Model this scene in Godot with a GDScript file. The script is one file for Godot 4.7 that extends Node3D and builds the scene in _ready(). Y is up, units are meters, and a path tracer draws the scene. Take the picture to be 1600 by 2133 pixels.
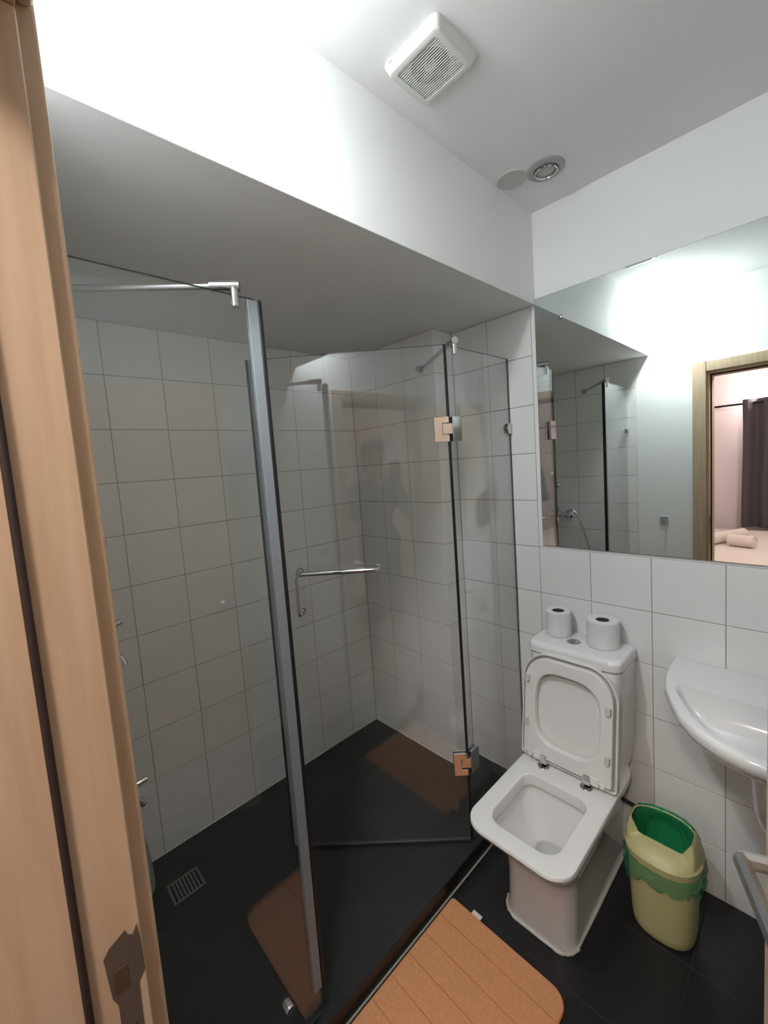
extends Node3D
# Bathroom seen from its doorway. Metres, y up, x towards the mirror wall, z towards the washbasin end.

const ROOM_H := 2.53
const SOFFIT := 2.182
const BACK := -1.016        # tile face of the shower's long wall
const PIER_X := -0.141
const PIER_Z := -0.418
const DOOR_WALL := -1.612   # painted face of the wall with the doorway
const CURB := 0.065         # height of the shower platform
const GLASS_Z := -0.132
const GLASS_TOP := 1.997
const HINGE := Vector3(-0.437, 0, GLASS_Z)

const LAMP := 0.72

var M := {}
var used := {}
var rng := RandomNumberGenerator.new()


# ------------------------------------------------------------------ naming
func numbered(parent: Node, called: String) -> String:
	var key := str(parent.get_instance_id()) + called
	var n: int = used.get(key, 0)
	used[key] = n + 1
	return called if n == 0 else "%s_%03d" % [called, n]

func place(o: Node3D, called: String, parent: Node = self) -> Node3D:
	o.name = numbered(parent, called)
	parent.add_child(o, true)
	return o

func tag(o: Node3D, label: String, category: String, group := "", kind := "") -> Node3D:
	o.set_meta("label", label)
	o.set_meta("category", category)
	if group: o.set_meta("group", group)
	if kind: o.set_meta("kind", kind)
	return o

func thing(called: String, label: String, category: String, at := Vector3.ZERO, turn := 0.0, group := "") -> Node3D:
	var o := Node3D.new()
	o.position = at
	o.rotation.y = turn
	place(o, called)
	return tag(o, label, category, group)

func part(called: String, mesh: Mesh, mat: Material, parent: Node = self, at := Vector3.ZERO) -> MeshInstance3D:
	var o := MeshInstance3D.new()
	o.mesh = mesh
	o.material_override = mat
	o.position = at
	place(o, called, parent)
	return o

func struct(called: String, label: String, category: String, mesh: Mesh, mat: Material, at := Vector3.ZERO) -> MeshInstance3D:
	var o := part(called, mesh, mat, self, at)
	tag(o, label, category, "", "structure")
	return o


# ------------------------------------------------------------------ mesh code: t is a list of corners, three per triangle, counter-clockwise seen from outside
func quad(t: PackedVector3Array, a: Vector3, b: Vector3, c: Vector3, d: Vector3) -> void:
	t.append_array([a, b, c, a, c, d])

func finish(t: PackedVector3Array, crease := 40.0) -> ArrayMesh:
	var n := t.size() / 3
	var face := PackedVector3Array()
	var near := {}
	face.resize(n)
	for i in n:
		face[i] = (t[3 * i + 1] - t[3 * i]).cross(t[3 * i + 2] - t[3 * i])
		for k in 3:
			var key := Vector3i((t[3 * i + k] * 50000.0).round())
			if near.has(key): near[key].append(i)
			else: near[key] = [i]
	var limit := cos(deg_to_rad(crease))
	var pos := PackedVector3Array()
	var nor := PackedVector3Array()
	for i in n:
		if face[i].length_squared() < 1e-20: continue
		var own := face[i].normalized()
		for k in [0, 2, 1]:
			var p := t[3 * i + k]
			var sum := Vector3.ZERO
			for j in near[Vector3i((p * 50000.0).round())]:
				if face[j].normalized().dot(own) > limit: sum += face[j]
			pos.append(p)
			nor.append(sum.normalized() if sum.length_squared() > 1e-24 else own)
	var arrays := []
	arrays.resize(Mesh.ARRAY_MAX)
	arrays[Mesh.ARRAY_VERTEX] = pos
	arrays[Mesh.ARRAY_NORMAL] = nor
	var m := ArrayMesh.new()
	m.add_surface_from_arrays(Mesh.PRIMITIVE_TRIANGLES, arrays)
	return m

# Rings that go round anticlockwise seen from the end they climb towards.
func loft(t: PackedVector3Array, rings: Array, cap_a := true, cap_b := true, closed := true) -> void:
	for r in rings.size() - 1:
		var a: PackedVector3Array = rings[r]
		var b: PackedVector3Array = rings[r + 1]
		var n := a.size()
		for i in (n if closed else n - 1):
			var j := (i + 1) % n
			quad(t, a[i], a[j], b[j], b[i])
	if cap_a: fan(t, rings[0], true)
	if cap_b: fan(t, rings[-1], false)

func fan(t: PackedVector3Array, ring: PackedVector3Array, flip: bool) -> void:
	var c := Vector3.ZERO
	for p in ring: c += p
	c /= ring.size()
	for i in ring.size():
		var j := (i + 1) % ring.size()
		if flip: t.append_array([c, ring[j], ring[i]])
		else: t.append_array([c, ring[i], ring[j]])

# A rounded rectangle in the plane of height y, anticlockwise seen from above.
func rrect(cx: float, cz: float, hx: float, hz: float, r: float, y: float, steps := 4) -> PackedVector3Array:
	var p := PackedVector3Array()
	r = minf(r, minf(hx, hz) - 1e-5)
	for q in 4:
		var sx: float = [1, -1, -1, 1][q]
		var sz: float = [-1, -1, 1, 1][q]
		for k in steps + 1:
			var a := (q + float(k) / steps) * PI / 2
			p.append(Vector3(cx + sx * (hx - r) + cos(a) * r, y, cz + sz * (hz - r) - sin(a) * r))
	return p

func rrect4(cx: float, cz: float, hx: float, hz: float, radii: Array, y: float, steps := 6) -> PackedVector3Array:
	var p := PackedVector3Array()   # radii of the corners (+x -z), (-x -z), (-x +z), (+x +z)
	for q in 4:
		var sx: float = [1, -1, -1, 1][q]
		var sz: float = [-1, -1, 1, 1][q]
		var r: float = radii[q]
		for k in steps + 1:
			var a := (q + float(k) / steps) * PI / 2
			p.append(Vector3(cx + sx * (hx - r) + cos(a) * r, y, cz + sz * (hz - r) - sin(a) * r))
	return p

func box_into(t: PackedVector3Array, a: Vector3, b: Vector3, c := 0.002) -> void:
	var m := (a + b) / 2
	var h := (b - a).abs() / 2
	c = minf(c, minf(h.x, minf(h.y, h.z)) * 0.9)
	loft(t, [rrect(m.x, m.z, h.x - c, h.z - c, c, m.y - h.y, 1), rrect(m.x, m.z, h.x, h.z, c, m.y - h.y + c, 1), rrect(m.x, m.z, h.x, h.z, c, m.y + h.y - c, 1), rrect(m.x, m.z, h.x - c, h.z - c, c, m.y + h.y, 1)])

func box(a: Vector3, b: Vector3, c := 0.002) -> ArrayMesh:
	var t := PackedVector3Array()
	box_into(t, a, b, c)
	return finish(t, 30)

func boxes(list: Array, c := 0.0005) -> ArrayMesh:
	var t := PackedVector3Array()
	for ab in list: box_into(t, ab[0], ab[1], c)
	return finish(t, 30)

# Profile of (radius, height) from the bottom outside; turned about y.
func lathe_into(t: PackedVector3Array, profile: Array, n := 32, at := Vector3.ZERO, cap_a := true, cap_b := true) -> void:
	var rings := []
	for p in profile:
		var ring := PackedVector3Array()
		for i in n:
			var a := TAU * i / n
			ring.append(at + Vector3(cos(a) * p.x, p.y, -sin(a) * p.x))
		rings.append(ring)
	loft(t, rings, cap_a, cap_b)

func lathe(profile: Array, n := 32, crease := 40.0, cap_a := true, cap_b := true) -> ArrayMesh:
	var t := PackedVector3Array()
	lathe_into(t, profile, n, Vector3.ZERO, cap_a, cap_b)
	return finish(t, crease)

func moved(t: PackedVector3Array, x: Transform3D) -> PackedVector3Array:
	var o := PackedVector3Array()
	for p in t: o.append(x * p)
	return o

# A rod of radius r along the points.
func tube_into(t: PackedVector3Array, pts: Array, r: float, n := 12, caps := true) -> void:
	var rings := []
	var side := Vector3.ZERO
	for i in pts.size():
		var d: Vector3 = (pts[mini(i + 1, pts.size() - 1)] - pts[maxi(i - 1, 0)]).normalized()
		if side == Vector3.ZERO: side = d.cross(Vector3.UP if absf(d.y) < 0.9 else Vector3.RIGHT).normalized()
		side = (side - d * side.dot(d)).normalized()
		var up := d.cross(side)
		var ring := PackedVector3Array()
		for k in n:
			var a := TAU * k / n
			ring.append(pts[i] + (side * cos(a) + up * sin(a)) * r)
		rings.append(ring)
	loft(t, rings, caps, caps)

func tube(pts: Array, r: float, n := 12) -> ArrayMesh:
	var t := PackedVector3Array()
	tube_into(t, pts, r, n)
	return finish(t, 50)

# Points with their corners rounded.
func rounded(pts: Array, r: float, steps := 6) -> Array:
	var o := [pts[0]]
	for i in range(1, pts.size() - 1):
		var a: Vector3 = pts[i] + (pts[i - 1] - pts[i]).normalized() * r
		var b: Vector3 = pts[i] + (pts[i + 1] - pts[i]).normalized() * r
		for k in steps + 1:
			var s := float(k) / steps
			o.append(a.lerp(pts[i], s).lerp(pts[i].lerp(b, s), s))
	o.append(pts[-1])
	return o

# A polygon in x and z, standing between two heights.
func prism_into(t: PackedVector3Array, poly: PackedVector2Array, y0: float, y1: float) -> void:
	if Geometry2D.is_polygon_clockwise(poly): poly.reverse()
	var n := poly.size()
	for i in n:
		var a := poly[i]
		var b := poly[(i + 1) % n]
		quad(t, Vector3(b.x, y0, b.y), Vector3(a.x, y0, a.y), Vector3(a.x, y1, a.y), Vector3(b.x, y1, b.y))
	var idx := Geometry2D.triangulate_polygon(poly)
	for i in range(0, idx.size(), 3):
		var a := poly[idx[i]]
		var b := poly[idx[i + 1]]
		var c := poly[idx[i + 2]]
		if (b - a).cross(c - a) > 0: var s := b; b = c; c = s
		t.append_array([Vector3(a.x, y1, a.y), Vector3(b.x, y1, b.y), Vector3(c.x, y1, c.y)])
		t.append_array([Vector3(a.x, y0, a.y), Vector3(c.x, y0, c.y), Vector3(b.x, y0, b.y)])


# ------------------------------------------------------------------ materials
func mat(called: String, color: Color, rough := 0.6, metal := 0.0) -> StandardMaterial3D:
	var m := StandardMaterial3D.new()
	m.resource_name = called
	m.albedo_color = color
	m.roughness = rough
	m.metallic = metal
	M[called] = m
	return m

func noise_map(freq: float, lo: Color, hi: Color, seed_value: int, size := 256, octaves := 4) -> NoiseTexture2D:
	var f := FastNoiseLite.new()
	f.seed = seed_value
	f.frequency = freq
	f.fractal_octaves = octaves
	var g := Gradient.new()
	g.set_color(0, lo)
	g.set_color(1, hi)
	var x := NoiseTexture2D.new()
	x.width = size
	x.height = size
	x.seamless = true
	x.noise = f
	x.color_ramp = g
	return x

func textured(m: StandardMaterial3D, tex: Texture2D, scale: Vector3, world := true) -> void:
	m.albedo_texture = tex
	m.uv1_triplanar = true
	m.uv1_world_triplanar = world
	m.uv1_scale = scale

func materials() -> void:
	mat("paint", Color(0.945, 0.945, 0.94), 0.75)
	mat("bedroom_paint", Color(0.91, 0.865, 0.875), 0.8)
	mat("tile", Color(0.925, 0.925, 0.915), 0.16)
	mat("tile_warm", Color(0.92, 0.917, 0.903), 0.17)
	mat("grout", Color(0.62, 0.58, 0.545), 0.9)
	var black := mat("black_tile", Color(0.125, 0.125, 0.13), 0.4)
	textured(black, noise_map(0.06, Color(0.75, 0.75, 0.76), Color(1, 1, 1), 8), Vector3(2.6, 2.6, 2.6))
	mat("black_grout", Color(0.19, 0.19, 0.185), 0.9)
	mat("caulk", Color(0.80, 0.80, 0.77), 0.7)
	mat("old_caulk", Color(0.62, 0.61, 0.57), 0.85)
	var wood := mat("laminate", Color(0.765, 0.68, 0.585), 0.5)
	textured(wood, noise_map(0.02, Color(0.92, 0.90, 0.87), Color(1, 1, 1), 21), Vector3(9, 0.6, 9))
	mat("rubber", Color(0.16, 0.11, 0.095), 0.7)
	mat("strike_metal", Color(0.42, 0.38, 0.34), 0.55, 0.5)
	mat("strike_rust", Color(0.30, 0.22, 0.15), 0.85, 0.1)
	mat("strike_hole", Color(0.05, 0.04, 0.035), 0.9)
	var glass := mat("glass", Color(0.45, 0.56, 0.52, 0.02), 0.02)
	glass.transparency = BaseMaterial3D.TRANSPARENCY_ALPHA
	mat("glass_edge", Color(0.20, 0.27, 0.25), 0.2)
	mat("seal_clear", Color(0.56, 0.58, 0.60), 0.35)
	mat("seal_dark", Color(0.07, 0.07, 0.08), 0.5)
	mat("seal_pale", Color(0.22, 0.22, 0.22), 0.4)
	mat("chrome", Color(0.86, 0.86, 0.87), 0.08, 1.0)
	mat("satin", Color(0.78, 0.78, 0.78), 0.26, 1.0)
	mat("mirror", Color(0.90, 0.925, 0.915), 0.0, 1.0)
	mat("mirror_edge", Color(0.30, 0.36, 0.35), 0.3)
	var ceramic := mat("ceramic", Color(0.90, 0.897, 0.89), 0.12)
	ceramic.clearcoat_enabled = true
	ceramic.clearcoat = 0.5
	ceramic.clearcoat_roughness = 0.05
	mat("plastic_white", Color(0.89, 0.88, 0.87), 0.3)
	mat("bumper", Color(0.80, 0.785, 0.77), 0.5)
	var water := mat("water", Color(0.5, 0.5, 0.48, 0.04), 0.02)
	water.transparency = BaseMaterial3D.TRANSPARENCY_ALPHA
	mat("trap", Color(0.55, 0.54, 0.52), 0.3)
	var paper := mat("paper", Color(0.90, 0.90, 0.895), 0.95)
	textured(paper, noise_map(0.15, Color(0.95, 0.95, 0.95), Color.WHITE, 5, 128), Vector3(14, 14, 14), false)
	mat("card", Color(0.50, 0.46, 0.42), 0.9)
	mat("roll_inside", Color(0.30, 0.28, 0.26), 0.95)
	var foam := mat("foam", Color(0.83, 0.59, 0.41), 0.8)
	textured(foam, noise_map(0.05, Color(0.93, 0.91, 0.9), Color.WHITE, 31), Vector3(5, 5, 5))
	mat("foam_groove", Color(0.80, 0.47, 0.32), 0.85)
	mat("label_cloth", Color(0.85, 0.82, 0.78), 0.9)
	mat("bin", Color(0.74, 0.72, 0.52), 0.42)
	var bag := mat("bag", Color(0.17, 0.60, 0.38, 0.42), 0.34)
	bag.transparency = BaseMaterial3D.TRANSPARENCY_ALPHA
	mat("bag_inside", Color(0.17, 0.60, 0.38), 0.34)
	mat("fan_plastic", Color(0.88, 0.88, 0.86), 0.45)
	mat("fan_grey", Color(0.50, 0.51, 0.53), 0.5)
	mat("ring_metal", Color(0.66, 0.66, 0.65), 0.4, 0.15)
	mat("lens", Color(0.75, 0.74, 0.72), 0.3)
	mat("cover", Color(0.78, 0.785, 0.76), 0.6)
	mat("drain_metal", Color(0.50, 0.49, 0.46), 0.45, 0.8)
	mat("drain_dark", Color(0.05, 0.05, 0.05), 0.9)
	mat("tub", Color(0.62, 0.63, 0.60), 0.4)
	mat("linen", Color(0.90, 0.86, 0.83), 0.95)
	mat("curtain", Color(0.33, 0.31, 0.33), 0.95)
	mat("bed_frame", Color(0.45, 0.33, 0.24), 0.6)
	mat("dark_metal", Color(0.10, 0.09, 0.09), 0.4, 0.6)
	mat("carpet_wood", Color(0.50, 0.37, 0.26), 0.5)
	var lit := mat("bulb", Color(0.9, 0.9, 0.9), 0.4)
	lit.emission_enabled = true
	lit.emission = Color(0.93, 0.98, 1.0)
	lit.emission_energy_multiplier = 14.0
	var warm := mat("warm_bulb", Color(0.9, 0.88, 0.85), 0.4)
	warm.emission_enabled = true
	warm.emission = Color(1.0, 0.93, 0.86)
	warm.emission_energy_multiplier = 6.0


# ------------------------------------------------------------------ camera and light
func camera_and_light() -> void:
	var cam := Camera3D.new()
	cam.name = "camera"
	var f := 863.54           # focal length in pixels of the 1600 x 2133 picture
	cam.projection = Camera3D.PROJECTION_FRUSTUM
	cam.keep_aspect = Camera3D.KEEP_HEIGHT
	cam.near = 0.02
	cam.far = 40.0
	cam.size = cam.near * 2133.0 / f
	cam.frustum_offset = Vector2(5.1, -19.4) / f * cam.near
	cam.transform = Transform3D(Basis(Vector3(0.72443555, -0.07156836, 0.68561732), Vector3(0.11308829, 0.99345949, -0.01578855), Vector3(-0.68000307, 0.08897308, 0.72779092)).orthonormalized(), Vector3(-1.67507, 1.5813, 0.8065))
	add_child(cam)
	cam.current = true
	var env := Environment.new()
	env.background_mode = Environment.BG_COLOR
	env.background_color = Color(0, 0, 0)
	env.tonemap_mode = Environment.TONE_MAPPER_LINEAR
	env.tonemap_exposure = 1.13
	env.sdfgi_enabled = true
	env.ssao_enabled = true
	env.ssil_enabled = true
	var w := WorldEnvironment.new()
	w.name = "environment"
	w.environment = env
	add_child(w)

func omni(called: String, at: Vector3, color: Color, energy: float, size: float, parent: Node) -> void:
	var l := OmniLight3D.new()
	l.light_color = color
	l.light_energy = energy
	l.light_size = size
	l.omni_range = 12.0
	l.omni_attenuation = 2.0
	l.shadow_enabled = true
	l.position = at
	place(l, called, parent)

func lamps() -> void:
	# the bare bulb in the ceiling corner over the door, out of the frame but in the mirror
	var o := thing("ceiling_lamp", "lit bare white bulb at the ceiling corner above the doorway", "lamp", Vector3(-1.40, ROOM_H, 0.125))
	part("trim_ring", lathe([Vector2(0.062, 0.0), Vector2(0.062, -0.004), Vector2(0.056, -0.010), Vector2(0.046, -0.010), Vector2(0.036, 0.0)].map(func(p): return p), 40, 40, false, false), M.fan_plastic, o)
	part("socket", lathe([Vector2(0.016, -0.034), Vector2(0.018, -0.030), Vector2(0.020, -0.001)], 24), M.fan_plastic, o)
	part("bulb", lathe([Vector2(0.004, -0.098), Vector2(0.018, -0.095), Vector2(0.028, -0.086), Vector2(0.033, -0.071), Vector2(0.030, -0.056), Vector2(0.021, -0.042), Vector2(0.016, -0.034)], 28), M.bulb, o)
	omni("bulb_light", Vector3(0, -0.07, 0), Color(0.95, 0.985, 1.0), LAMP * 0.22, 0.03, o)
	var down := AreaLight3D.new()   # an LED bulb shines mostly forwards
	down.area_size = Vector2(0.06, 0.06)
	down.light_color = Color(0.95, 0.985, 1.0)
	down.light_energy = LAMP * 0.88
	down.area_range = 12.0
	down.shadow_enabled = true
	down.position = Vector3(0, -0.102, 0)
	down.rotation.x = -PI / 2
	place(down, "bulb_light", o)
	# bedroom: a ceiling globe and a small wall lamp over the curtain
	var g := thing("ceiling_globe", "warm round ceiling lamp in the bedroom behind the doorway", "lamp", Vector3(-2.35, ROOM_H, 0.95))
	part("base", lathe([Vector2(0.07, -0.02), Vector2(0.08, -0.012), Vector2(0.08, 0.0)], 32), M.fan_plastic, g)
	part("globe", lathe([Vector2(0.01, -0.165), Vector2(0.06, -0.155), Vector2(0.095, -0.12), Vector2(0.105, -0.085), Vector2(0.095, -0.05), Vector2(0.068, -0.02)], 32), M.warm_bulb, g)
	omni("globe_light", Vector3(0, -0.09, 0), Color(1.0, 0.95, 0.91), 1.2, 0.1, g)
	var s := thing("wall_lamp", "small lit wall lamp on tan backplate above the bedroom curtain", "lamp", Vector3(-4.74, 2.10, 0.45))
	part("backplate", box(Vector3(-0.01, 0.03, -0.05), Vector3(0.012, 0.22, 0.05)), M.laminate, s)
	part("arm", tube([Vector3(0.01, 0.08, 0), Vector3(0.07, 0.08, 0), Vector3(0.07, 0.045, 0)], 0.008), M.satin, s)
	part("globe", lathe([Vector2(0.008, -0.045), Vector2(0.032, -0.03), Vector2(0.042, 0.0), Vector2(0.034, 0.028), Vector2(0.012, 0.045)], 24), M.warm_bulb, s, Vector3(0.07, 0, 0))
	omni("globe_light", Vector3(0.07, 0, 0), Color(1.0, 0.94, 0.90), 0.5, 0.04, s)


# ------------------------------------------------------------------ the room
var plates := {}
func plate(w: float, h: float, c := 0.0015, d := 0.0025) -> ArrayMesh:   # a tile in x and y, its face towards +z at 0
	var key := Vector3i((Vector3(w, h, d) * 10000.0).round())
	if not plates.has(key):
		var t := PackedVector3Array()
		var a := Vector3(w / 2, h / 2, 0)
		var ring := func(i: float, z: float): return PackedVector3Array([Vector3(-a.x + i, -a.y + i, z), Vector3(a.x - i, -a.y + i, z), Vector3(a.x - i, a.y - i, z), Vector3(-a.x + i, a.y - i, z)])
		loft(t, [ring.call(0.0, -d), ring.call(0.0, -c * 0.5), ring.call(c * 0.45, -c * 0.12), ring.call(c, 0.0)], false, true)
		plates[key] = finish(t, 50)
	return plates[key]

# Lays tiles on a face: origin o, unit vector u along the rows, height up, face normal n. us and vs are joint positions.
func tiles(parent: Node3D, o: Vector3, u: Vector3, v: Vector3, us: Array, vs: Array, joint: float, mats: Array, called := "tile", c := 0.0015) -> void:
	var n := u.cross(v)
	for i in us.size() - 1:
		for j in vs.size() - 1:
			var w: float = us[i + 1] - us[i] - joint
			var h: float = vs[j + 1] - vs[j] - joint
			if w < 0.004 or h < 0.004: continue
			var p := part(called, plate(snappedf(w, 0.0005), snappedf(h, 0.0005), c), mats[rng.randi() % mats.size()], parent)
			var tilt := Basis(u, rng.randf_range(-0.0016, 0.0016)) * Basis(v, rng.randf_range(-0.0016, 0.0016))
			p.transform = Transform3D(tilt * Basis(u, v, n), o + u * (us[i] + us[i + 1]) / 2 + v * (vs[j] + vs[j + 1]) / 2 + n * rng.randf_range(-0.0002, 0.0002)) 

func joints(from: float, to: float, through: float, step: float) -> Array:
	var o := [from]
	var x := through - ceilf((through - from) / step) * step
	while x < to - 0.012:
		if x > from + 0.012: o.append(x)
		x += step
	o.append(to)
	return o

func room() -> void:
	var rows := joints(CURB, SOFFIT, 1.787, 0.2)
	var low := joints(0.0, 1.187, 1.787, 0.2)
	var white := [M.tile, M.tile, M.tile_warm]
	var bed := 0.002
	# long wall of the shower
	var wb := struct("wall_back", "white tiled long wall of the shower, opposite the glass", "wall", box(Vector3(-1.75, 0, BACK - 0.12), Vector3(0.12, ROOM_H, BACK - bed), 0.0005), M.grout)
	tiles(wb, Vector3(0, 0, BACK), Vector3.RIGHT, Vector3.UP, joints(-1.606, PIER_X, -1.3248, 0.2005), rows, 0.0025, white)
	# pier in the shower corner
	var wp := struct("wall_pier", "white tiled pier in the far corner of the shower", "wall", box(Vector3(PIER_X + bed, 0, BACK - 0.01), Vector3(0.02, SOFFIT + 0.01, PIER_Z - bed), 0.0005), M.grout)
	tiles(wp, Vector3(PIER_X, 0, 0), Vector3(0, 0, 1), Vector3.UP, joints(BACK, PIER_Z, PIER_Z - 0.2, 0.2), rows, 0.0025, white)
	for k in wp.get_children(): k.rotation.y = -PI / 2
	tiles(wp, Vector3(0, 0, PIER_Z), Vector3.RIGHT, Vector3.UP, [PIER_X, -0.001], rows, 0.0025, white)
	# wall with the mirror, toilet and basin
	var wr := struct("wall_right", "white wall with tiles below the mirror behind toilet and washbasin", "wall", boxes([[Vector3(bed, -0.05, PIER_Z - 0.05), Vector3(0.12, 1.187, 1.3)], [Vector3(bed, 1.187, PIER_Z - 0.05), Vector3(0.12, SOFFIT + 0.002, -0.0198)]]), M.grout)
	part("painted_face", box(Vector3(0.003, 1.187, -0.0198), Vector3(0.12, ROOM_H + 0.02, 1.3), 0.0005), M.paint, wr)
	var count := wr.get_child_count()
	tiles(wr, Vector3.ZERO, Vector3(0, 0, 1), Vector3.UP, joints(PIER_Z, 1.215, -0.0198, 0.2068), low, 0.0025, white)
	tiles(wr, Vector3.ZERO, Vector3(0, 0, 1), Vector3.UP, joints(PIER_Z, -0.0198, -0.0198, 0.2068), joints(1.187, SOFFIT, 1.787, 0.2), 0.0025, white)
	for k in wr.get_children().slice(count): k.rotation.y = -PI / 2
	# wall with the doorway
	var wd := struct("wall_door", "painted wall that holds the tan doorway, tiled in the shower", "wall", boxes([[Vector3(-1.745, 0, BACK - 0.05), Vector3(DOOR_WALL, ROOM_H + 0.02, 0.285)], [Vector3(-1.745, 0, 1.075), Vector3(DOOR_WALL, ROOM_H + 0.02, 1.3)], [Vector3(-1.745, 2.035, 0.285), Vector3(DOOR_WALL, ROOM_H + 0.02, 1.075)]]), M.paint)
	part("grout_bed", box(Vector3(DOOR_WALL - 0.001, CURB, BACK - 0.01), Vector3(-1.606 - bed, SOFFIT, -0.076), 0.0005), M.grout, wd)
	count = wd.get_child_count()
	tiles(wd, Vector3(-1.606, 0, 0), Vector3(0, 0, -1), Vector3.UP, joints(0.076, -BACK, 0.076, 0.2), rows, 0.0025, white)
	for k in wd.get_children().slice(count): k.rotation.y = PI / 2
	struct("wall_front", "plain white wall beyond the washbasin, opposite the shower", "wall", boxes([[Vector3(-1.75, 0, 1.215), Vector3(0.12, ROOM_H + 0.02, 1.335)]]), M.paint)
	struct("ceiling", "white painted ceiling over the bathroom", "ceiling", boxes([[Vector3(-1.75, ROOM_H, -1.14), Vector3(0.12, ROOM_H + 0.12, 0.10)], [Vector3(-1.75, ROOM_H, 0.20), Vector3(0.12, ROOM_H + 0.12, 1.335)], [Vector3(-1.75, ROOM_H, 0.10), Vector3(-0.85, ROOM_H + 0.12, 0.20)], [Vector3(-0.75, ROOM_H, 0.10), Vector3(0.12, ROOM_H + 0.12, 0.20)]], 0.0), M.paint)
	struct("wall_bulkhead", "white bulkhead over the shower with flat underside and sharp front edge", "bulkhead", box(Vector3(DOOR_WALL - 0.01, SOFFIT, BACK - 0.05), Vector3(0.02, ROOM_H + 0.01, 0.0), 0.0012), M.paint)
	# floors
	var fl := struct("floor", "black tiled bathroom floor", "floor", boxes([[Vector3(-1.78, -0.12, -0.12), Vector3(0.12, -bed, 1.335)]]), M.black_grout)
	tiles(fl, Vector3(0, 0, 0), Vector3.RIGHT, Vector3(0, 0, -1), joints(-1.61, 0.0, -0.30, 0.3), joints(-1.215, 0.10, -0.256, 0.3), 0.003, [M.black_tile], "tile", 0.001)
	var pf := struct("floor_shower", "black tiled shower platform raised one low step above the floor", "floor", boxes([[Vector3(-1.62, -0.05, BACK - 0.02), Vector3(0.02, CURB - bed, -0.1035)]]), M.black_grout)
	tiles(pf, Vector3(0, CURB, 0), Vector3.RIGHT, Vector3(0, 0, -1), joints(-1.606, 0.0, -0.58, 0.3), joints(0.1015, -BACK, 0.405, 0.3), 0.003, [M.black_tile], "tile", 0.001)
	tiles(pf, Vector3(0, 0, -0.1015), Vector3.RIGHT, Vector3.UP, joints(-1.606, 0.0, -0.58, 0.6), [0.004, CURB], 0.003, [M.black_tile], "step_tile", 0.001)
	# caulk lines
	var tr := struct("trim_1", "pale grout line along the foot of the shower step", "trim", box(Vector3(-1.6, -0.001, -0.1025), Vector3(0.0, 0.004, -0.0965), 0.0012), M.old_caulk)
	tr.name = "trim_1"
	var ca := PackedVector3Array()
	for e in [[Vector3(-1.606, CURB, BACK), Vector3(PIER_X, CURB, BACK)], [Vector3(PIER_X, CURB, BACK), Vector3(PIER_X, CURB, PIER_Z)], [Vector3(PIER_X, CURB, PIER_Z), Vector3(0, CURB, PIER_Z)], [Vector3(0, CURB, PIER_Z), Vector3(0, CURB, -0.10)]]:
		var pts := []
		for k in 13: pts.append(e[0].lerp(e[1], k / 12.0) + Vector3(rng.randf_range(-0.0008, 0.0008), rng.randf_range(-0.001, 0.0012), rng.randf_range(-0.0008, 0.0008)))
		tube_into(ca, pts, 0.0032, 6)
	struct("trim_2", "white sealant bead along the foot of the shower walls", "trim", finish(ca, 60), M.caulk)

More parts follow.
